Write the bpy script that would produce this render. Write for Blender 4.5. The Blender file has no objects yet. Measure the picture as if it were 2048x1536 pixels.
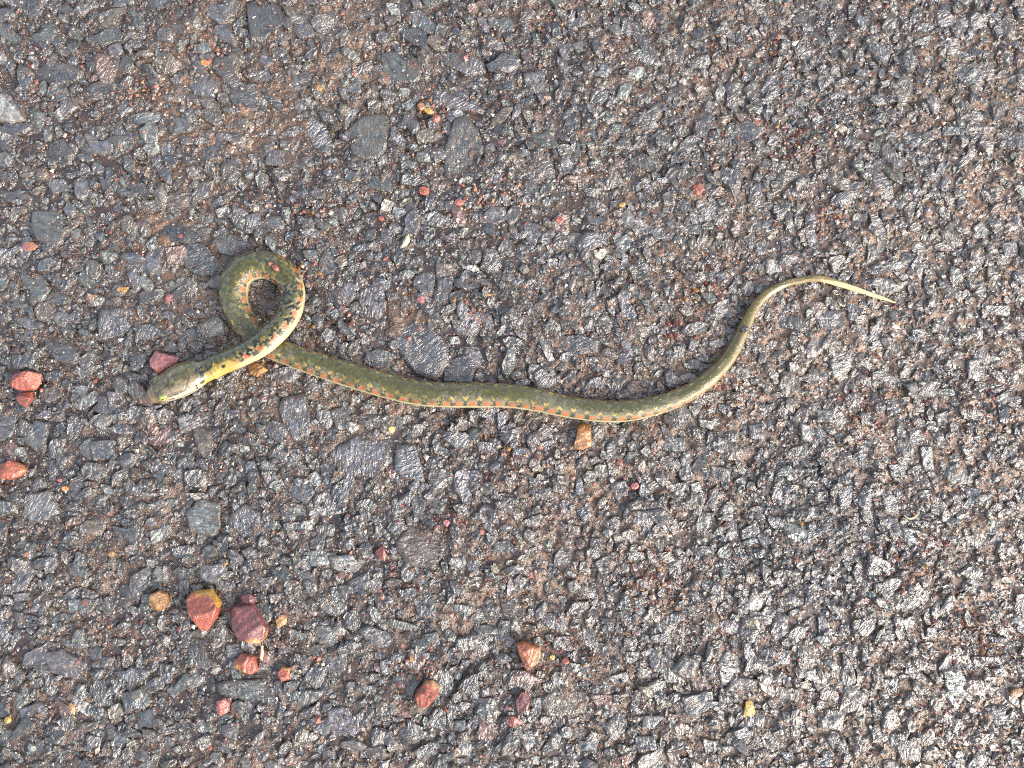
import bpy, math, random
import numpy as np
from mathutils import Vector, Matrix

R = math.radians
rng = np.random.default_rng(7)
random.seed(7)
scene = bpy.context.scene
COL = scene.collection

# ------------------------------------------------------------------ camera
F = 1773.6                                     # focal length in photograph pixels (2048 wide)
DIST = 0.3547                                  # metres from the lens to the road at the frame centre
TILT_X, TILT_Y = R(5.0), R(2.5)                # leaning a little towards the upper right
ROT = (Matrix.Rotation(-TILT_Y, 3, 'Y') @ Matrix.Rotation(TILT_X, 3, 'X'))
CAM = -(ROT @ Vector((0, 0, -1))) * DIST
cam_data = bpy.data.cameras.new('camera')
cam = bpy.data.objects.new('camera', cam_data)
COL.objects.link(cam)
cam.matrix_world = Matrix.Translation(CAM) @ ROT.to_4x4()
cam_data.sensor_width = 36
cam_data.lens = 36 * F / 2048
cam_data.clip_start, cam_data.clip_end = 0.01, 200
cam_data.dof.use_dof = True
cam_data.dof.focus_distance = 0.350
cam_data.dof.aperture_fstop = 10
scene.camera = cam

# ------------------------------------------------------------------ world, sun, exposure
SUN_EL, SUN_AZ = R(32), R(122)
world = bpy.data.worlds.new('World'); scene.world = world; world.use_nodes = True
wt = world.node_tree; wt.nodes.clear()
sky = wt.nodes.new('ShaderNodeTexSky'); sky.sky_type = 'NISHITA'; sky.sun_disc = False
sky.sun_elevation, sky.sun_rotation = SUN_EL, SUN_AZ
sky.air_density, sky.dust_density, sky.ozone_density = 1.0, 4.0, 1.0
hs = wt.nodes.new('ShaderNodeHueSaturation'); hs.inputs['Saturation'].default_value = 0.65   # cloud veil
bg = wt.nodes.new('ShaderNodeBackground'); bg.inputs['Strength'].default_value = 0.15
wo = wt.nodes.new('ShaderNodeOutputWorld')
wt.links.new(sky.outputs[0], hs.inputs['Color']); wt.links.new(hs.outputs[0], bg.inputs['Color'])
wt.links.new(bg.outputs[0], wo.inputs['Surface'])
sun_data = bpy.data.lights.new('sun', 'SUN'); sun = bpy.data.objects.new('sun', sun_data); COL.objects.link(sun)
sun_data.energy, sun_data.angle, sun_data.color = 0.75, R(25), (1.0, 0.96, 0.9)
sd = Vector((math.sin(SUN_AZ) * math.cos(SUN_EL), math.cos(SUN_AZ) * math.cos(SUN_EL), math.sin(SUN_EL)))
sun.rotation_euler = sd.to_track_quat('Z', 'Y').to_euler()
scene.view_settings.view_transform = 'Standard'
scene.view_settings.look = 'None'
scene.view_settings.exposure = 1.85
scene.view_settings.gamma = 1.0
scene.view_settings.use_curve_mapping = False
scene.cycles.filter_width = 1.1
scene.cycles.max_bounces = 6
scene.cycles.use_denoising = False

# ------------------------------------------------------------------ helpers
RN = np.array(ROT); CN = np.array(CAM)

def P(x, y, h=0.0):
    """photograph pixels -> world points on the level z = h (array in, array out)"""
    x = np.asarray(x, float); y = np.asarray(y, float); h = np.asarray(h, float)
    d = np.stack([(x - 1024) / F, -(y - 768) / F, -np.ones_like(x)], -1) @ RN.T
    t = (h - CN[2]) / d[..., 2]
    return CN + d * t[..., None]

MM = 0.001
PX = 0.0002                                     # metres per photograph pixel near the centre

def hash3(ix, iy, iz, seed):
    h = (ix.astype(np.int64) * 374761393 + iy.astype(np.int64) * 668265263 + iz.astype(np.int64) * 2147483647 + seed * 1274126177) & 0xFFFFFFFF
    h = ((h ^ (h >> 13)) * 1274126177) & 0xFFFFFFFF
    h = ((h ^ (h >> 16)) * 2246822519) & 0xFFFFFFFF
    return ((h ^ (h >> 15)) & 0xFFFFFF) / float(0xFFFFFF)

def vnoise(x, y, z=None, seed=0):
    """smooth value noise in -1..1"""
    x = np.asarray(x, float); y = np.asarray(y, float)
    z = np.zeros_like(x) if z is None else np.asarray(z, float)
    ix, iy, iz = np.floor(x), np.floor(y), np.floor(z)
    fx, fy, fz = x - ix, y - iy, z - iz
    ix, iy, iz = ix.astype(np.int64), iy.astype(np.int64), iz.astype(np.int64)
    sx, sy, sz = [f * f * (3 - 2 * f) for f in (fx, fy, fz)]
    out = 0
    for dx in (0, 1):
        for dy in (0, 1):
            for dz in (0, 1):
                w = (sx if dx else 1 - sx) * (sy if dy else 1 - sy) * (sz if dz else 1 - sz)
                out = out + w * hash3(ix + dx, iy + dy, iz + dz, seed)
    return out * 2 - 1

def vnoise2(x, y, seed=0):
    ix, iy = np.floor(x), np.floor(y)
    fx, fy = x - ix, y - iy
    ix, iy = ix.astype(np.int64), iy.astype(np.int64)
    z = np.zeros_like(ix)
    sx, sy = fx * fx * (3 - 2 * fx), fy * fy * (3 - 2 * fy)
    a, b = hash3(ix, iy, z, seed), hash3(ix + 1, iy, z, seed)
    c, d = hash3(ix, iy + 1, z, seed), hash3(ix + 1, iy + 1, z, seed)
    return ((a * (1 - sx) + b * sx) * (1 - sy) + (c * (1 - sx) + d * sx) * sy) * 2 - 1

def fbm2(x, y, octaves=4, seed=0, gain=0.5):
    out, amp, f = 0, 1.0, 1.0
    for o in range(octaves):
        out = out + amp * vnoise2(x * f + 17.3 * o, y * f - 9.1 * o, seed + o)
        amp *= gain; f *= 2.03
    return out

def smooth(a, b, x):
    t = np.clip((x - a) / (b - a), 0, 1)
    return t * t * (3 - 2 * t)

def make_mesh(name, verts, faces, attrs=None, shade_smooth=True):
    """faces: (n,3) or (n,4) int array; attrs: name -> (kind, array) on points"""
    me = bpy.data.meshes.new(name)
    verts = np.ascontiguousarray(verts, np.float32); faces = np.ascontiguousarray(faces, np.int32)
    k = faces.shape[1]
    me.vertices.add(len(verts)); me.vertices.foreach_set('co', verts.ravel())
    me.loops.add(faces.size); me.loops.foreach_set('vertex_index', faces.ravel())
    me.polygons.add(len(faces))
    me.polygons.foreach_set('loop_start', np.arange(0, faces.size, k, dtype=np.int32))
    me.polygons.foreach_set('use_smooth', np.full(len(faces), shade_smooth, dtype=bool))
    me.update(calc_edges=True)
    for an, (kind, arr) in (attrs or {}).items():
        at = me.attributes.new(an, kind, 'POINT')
        arr = np.ascontiguousarray(arr, np.float32)
        if kind == 'FLOAT_COLOR':
            if arr.shape[1] == 3: arr = np.concatenate([arr, np.ones((len(arr), 1), np.float32)], 1)
            at.data.foreach_set('color', arr.ravel())
        elif kind == 'FLOAT_VECTOR':
            at.data.foreach_set('vector', arr.ravel())
        else:
            at.data.foreach_set('value', arr.ravel())
    return me

def link(name, me, mat, parent=None, **props):
    o = bpy.data.objects.new(name, me); COL.objects.link(o)
    if mat is not None and not me.materials: me.materials.append(mat)
    if parent is not None: o.parent = parent
    for k, v in props.items(): o[k] = v
    return o

# ------------------------------------------------------------------ materials
class NT:
    def __init__(self, name):
        self.m = bpy.data.materials.new(name); self.m.use_nodes = True
        self.t = self.m.node_tree; self.t.nodes.clear()
        self.out = self.n('OutputMaterial'); self.b = self.n('BsdfPrincipled')
        self.t.links.new(self.b.outputs[0], self.out.inputs['Surface'])
    def n(self, kind, **kw):
        nd = self.t.nodes.new('ShaderNode' + kind)
        for k, v in kw.items(): setattr(nd, k, v)
        return nd
    def put(self, sock, v):
        if isinstance(v, bpy.types.NodeSocket): self.t.links.new(v, sock)
        else: sock.default_value = v
    def attr(self, name, out='Color'):
        return self.n('Attribute', attribute_name=name).outputs[out]
    def vmul(self, v, s):
        nd = self.n('VectorMath', operation='MULTIPLY'); self.put(nd.inputs[0], v); nd.inputs[1].default_value = s
        return nd.outputs[0]
    def noise(self, vec, scale, detail=3.0, rough=0.6, dist=0.0):
        nd = self.n('TexNoise'); self.put(nd.inputs['Vector'], vec)
        nd.inputs['Scale'].default_value = scale; nd.inputs['Detail'].default_value = detail
        nd.inputs['Roughness'].default_value = rough; nd.inputs['Distortion'].default_value = dist
        return nd.outputs['Fac']
    def voro(self, vec, scale, feature='F1', out='Distance'):
        nd = self.n('TexVoronoi', feature=feature); self.put(nd.inputs['Vector'], vec); nd.inputs['Scale'].default_value = scale
        return nd.outputs[out]
    def ramp(self, v, a, b, lo=0.0, hi=1.0):
        nd = self.n('MapRange'); nd.clamp = True
        self.put(nd.inputs['Value'], v)
        for i, x in zip(('From Min', 'From Max', 'To Min', 'To Max'), (a, b, lo, hi)): nd.inputs[i].default_value = x
        return nd.outputs[0]
    def math(self, op, a, b=0.0):
        nd = self.n('Math', operation=op); self.put(nd.inputs[0], a); self.put(nd.inputs[1], b)
        return nd.outputs[0]
    def mix(self, f, a, b, mode='MIX'):
        nd = self.n('Mix', data_type='RGBA', blend_type=mode)
        self.put(nd.inputs[0], f); self.put(nd.inputs[6], a); self.put(nd.inputs[7], b)
        return nd.outputs[2]
    def scale_col(self, c, f):
        g = self.n('CombineColor'); [self.put(g.inputs[i], f) for i in range(3)]
        return self.mix(1.0, c, g.outputs[0], 'MULTIPLY')
    def bump(self, h, dist, strength=1.0, normal=None):
        nd = self.n('Bump'); self.put(nd.inputs['Height'], h); nd.inputs['Distance'].default_value = dist
        nd.inputs['Strength'].default_value = strength
        if normal is not None: self.put(nd.inputs['Normal'], normal)
        return nd.outputs[0]
    def set(self, **kw):
        for k, v in kw.items(): self.put(self.b.inputs[k.replace('_', ' ')], v)

def stone_material():
    t = NT('wet_stone')
    tex = t.attr('tex', 'Vector'); col = t.attr('tone'); film = t.attr('film', 'Fac')
    streak = t.noise(t.vmul(tex, (1.0, 0.22, 1.0)), 900, 3, 0.6, 0.5)
    grain = t.noise(tex, 1700, 3, 0.65)
    patch = t.noise(tex, 170, 3, 0.6)
    mid = t.noise(t.vmul(tex, (1.0, 0.5, 1.0)), 480, 3, 0.6, 0.6)
    c = t.scale_col(col, t.ramp(streak, 0.33, 0.68, 0.35, 1.8))
    c = t.scale_col(c, t.ramp(mid, 0.3, 0.7, 0.4, 1.55))
    # pale mineral blotches and specks, brown silt film
    pale = t.math('MULTIPLY', t.ramp(patch, 0.5, 0.7), t.ramp(grain, 0.45, 0.6))
    c = t.mix(t.math('MULTIPLY', pale, 0.6), c, (0.30, 0.30, 0.26, 1))
    c = t.mix(t.ramp(grain, 0.6, 0.72, 0, 0.7), c, (0.40, 0.37, 0.32, 1))
    sn = t.noise(tex, 260, 4, 0.7)
    silt = t.math('MULTIPLY', t.ramp(sn, 0.46, 0.62), 0.75)
    c = t.mix(silt, c, (0.115, 0.075, 0.043, 1))
    c = t.mix(1.0, c, (0.64, 0.62, 0.60, 1), 'MULTIPLY')
    rim = t.ramp(t.math('ADD', film, t.ramp(mid, 0.3, 0.7, -0.22, 0.22)), 0.72, 0.98)
    c = t.mix(t.math('MULTIPLY', rim, 0.7), c, (0.034, 0.022, 0.010, 1))
    rgh = t.ramp(mid, 0.35, 0.65, 0.16, 0.42)
    h = t.math('ADD', t.math('MULTIPLY', streak, 1.3), t.math('ADD', t.math('MULTIPLY', mid, 1.9), t.math('MULTIPLY', grain, 0.2)))
    nb = t.bump(h, 0.0007, 1.0)
    nc = t.bump(h, 0.0006, 1.0)
    t.set(Base_Color=c, Roughness=rgh, Normal=nb, IOR=1.6, Coat_Weight=1.0, Coat_Roughness=0.09, Coat_IOR=1.55, Coat_Normal=nc)
    return t.m

def matrix_material():
    t = NT('wet_bitumen_and_silt')
    geo = t.n('NewGeometry').outputs['Position']
    wet = t.attr('water', 'Fac'); red = t.attr('silt', 'Fac')
    big = t.noise(geo, 90, 4, 0.6)
    fine = t.noise(geo, 1700, 4, 0.75)
    mid = t.noise(geo, 420, 4, 0.65)
    cell = t.n('TexVoronoi'); t.put(cell.inputs['Vector'], geo); cell.inputs['Scale'].default_value = 1100
    cr = t.n('SeparateColor'); t.put(cr.inputs[0], cell.outputs['Color'])
    c = t.mix(t.ramp(t.noise(geo, 260, 3, 0.6), 0.4, 0.6), (0.020, 0.015, 0.012, 1), (0.062, 0.038, 0.024, 1))
    c = t.mix(t.math('MULTIPLY', t.ramp(red, 0, 1), 0.8), c, (0.22, 0.145, 0.09, 1))
    c = t.scale_col(c, t.ramp(fine, 0.3, 0.7, 0.45, 1.7))
    # sand grains: slate, ochre, laterite, quartz
    gmask = t.math('MULTIPLY', t.ramp(cell.outputs['Distance'], 0.28, 0.42, 1, 0), t.math('SUBTRACT', 1.0, t.math('MULTIPLY', wet, 0.7)))
    gc = t.mix(t.ramp(cr.outputs[0], 0.45, 0.5), (0.07, 0.075, 0.08, 1), (0.22, 0.10, 0.065, 1))
    gc = t.mix(t.ramp(cr.outputs[1], 0.82, 0.85), gc, (0.38, 0.33, 0.26, 1))
    gc = t.mix(t.ramp(cr.outputs[2], 0.92, 0.94), gc, (0.45, 0.16, 0.06, 1))
    c = t.mix(t.math('MULTIPLY', gmask, 0.75), c, gc)
    c = t.mix(1.0, c, (0.72, 0.62, 0.52, 1), 'MULTIPLY')
    h = t.math('ADD', t.math('MULTIPLY', fine, 0.35), t.math('ADD', t.math('MULTIPLY', mid, 1.6), t.math('MULTIPLY', gmask, 0.25)))
    dry = t.math('SUBTRACT', 1.0, t.math('MULTIPLY', wet, 0.85))
    nb = t.bump(t.math('MULTIPLY', h, dry), 0.0006, 1.0)
    t.set(Base_Color=c, Roughness=t.ramp(wet, 0, 1, 0.42, 0.12), Normal=nb, Coat_Weight=t.ramp(wet, 0, 1, 0.6, 1.0),
          Coat_Roughness=t.ramp(wet, 0, 1, 0.14, 0.05), Coat_IOR=1.5, Coat_Normal=nb)
    return t.m

def grit_material():
    t = NT('wet_grit')
    geo = t.n('NewGeometry').outputs['Position']
    c = t.scale_col(t.attr('tone'), t.ramp(t.noise(geo, 3000, 3, 0.7), 0.3, 0.7, 0.42, 0.9))
    t.set(Base_Color=c, Roughness=0.32, Coat_Weight=0.5, Coat_Roughness=0.12, Coat_IOR=1.33)
    return t.m

def laterite_material():
    t = NT('wet_laterite')
    tex = t.attr('tex', 'Vector'); col = t.attr('tone'); col2 = t.attr('tone2')
    patch = t.noise(tex, 95, 4, 0.62, 0.6); mid = t.noise(tex, 480, 4, 0.7); fine = t.noise(tex, 1800, 3, 0.7)
    c = t.mix(t.ramp(patch, 0.53, 0.6), col, col2)
    c = t.scale_col(c, t.ramp(mid, 0.3, 0.7, 0.5, 1.5))
    c = t.scale_col(c, t.ramp(fine, 0.3, 0.7, 0.7, 1.3))
    c = t.mix(t.ramp(t.noise(tex, 620, 2, 0.5), 0.68, 0.74, 0, 0.75), c, (0.05, 0.03, 0.025, 1))
    c = t.mix(1.0, c, (0.72, 0.72, 0.72, 1), 'MULTIPLY')
    h = t.math('ADD', mid, t.math('MULTIPLY', fine, 0.5))
    nb = t.bump(h, 0.00045, 1.0); nc = t.bump(h, 0.00018, 1.0)
    t.set(Base_Color=c, Roughness=0.4, Normal=nb, Coat_Weight=0.85, Coat_Roughness=0.12, Coat_IOR=1.33, Coat_Normal=nc)
    return t.m

def skin_material():
    t = NT('wet_snake_skin')
    tex = t.attr('tex', 'Vector')
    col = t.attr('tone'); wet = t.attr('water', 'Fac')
    fine = t.noise(tex, 2500, 3, 0.6)
    c = t.scale_col(col, t.ramp(fine, 0.3, 0.7, 0.56, 0.76))
    nb = t.bump(fine, 0.00004, 0.6)
    nc = t.bump(t.math('MULTIPLY', t.noise(tex, 750, 2, 0.55, 0.4), wet), 0.0005, 1.0)
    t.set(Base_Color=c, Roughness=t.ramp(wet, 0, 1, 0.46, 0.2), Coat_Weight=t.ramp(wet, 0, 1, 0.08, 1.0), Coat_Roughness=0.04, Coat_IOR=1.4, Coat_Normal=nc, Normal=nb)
    t.b.inputs['Subsurface Weight'].default_value = 0.0
    return t.m

def plain(name, col, rough=0.4, coat=0.0):
    t = NT(name)
    geo = t.n('NewGeometry').outputs['Position']
    c = t.scale_col(col, t.ramp(t.noise(geo, 1500, 3, 0.6), 0.3, 0.7, 0.7, 1.3))
    t.set(Base_Color=c, Roughness=rough, Coat_Weight=coat, Coat_Roughness=0.05)
    return t.m

M_STONE, M_MATRIX, M_GRIT, M_LAT, M_SKIN = stone_material(), matrix_material(), grit_material(), laterite_material(), skin_material()

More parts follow.
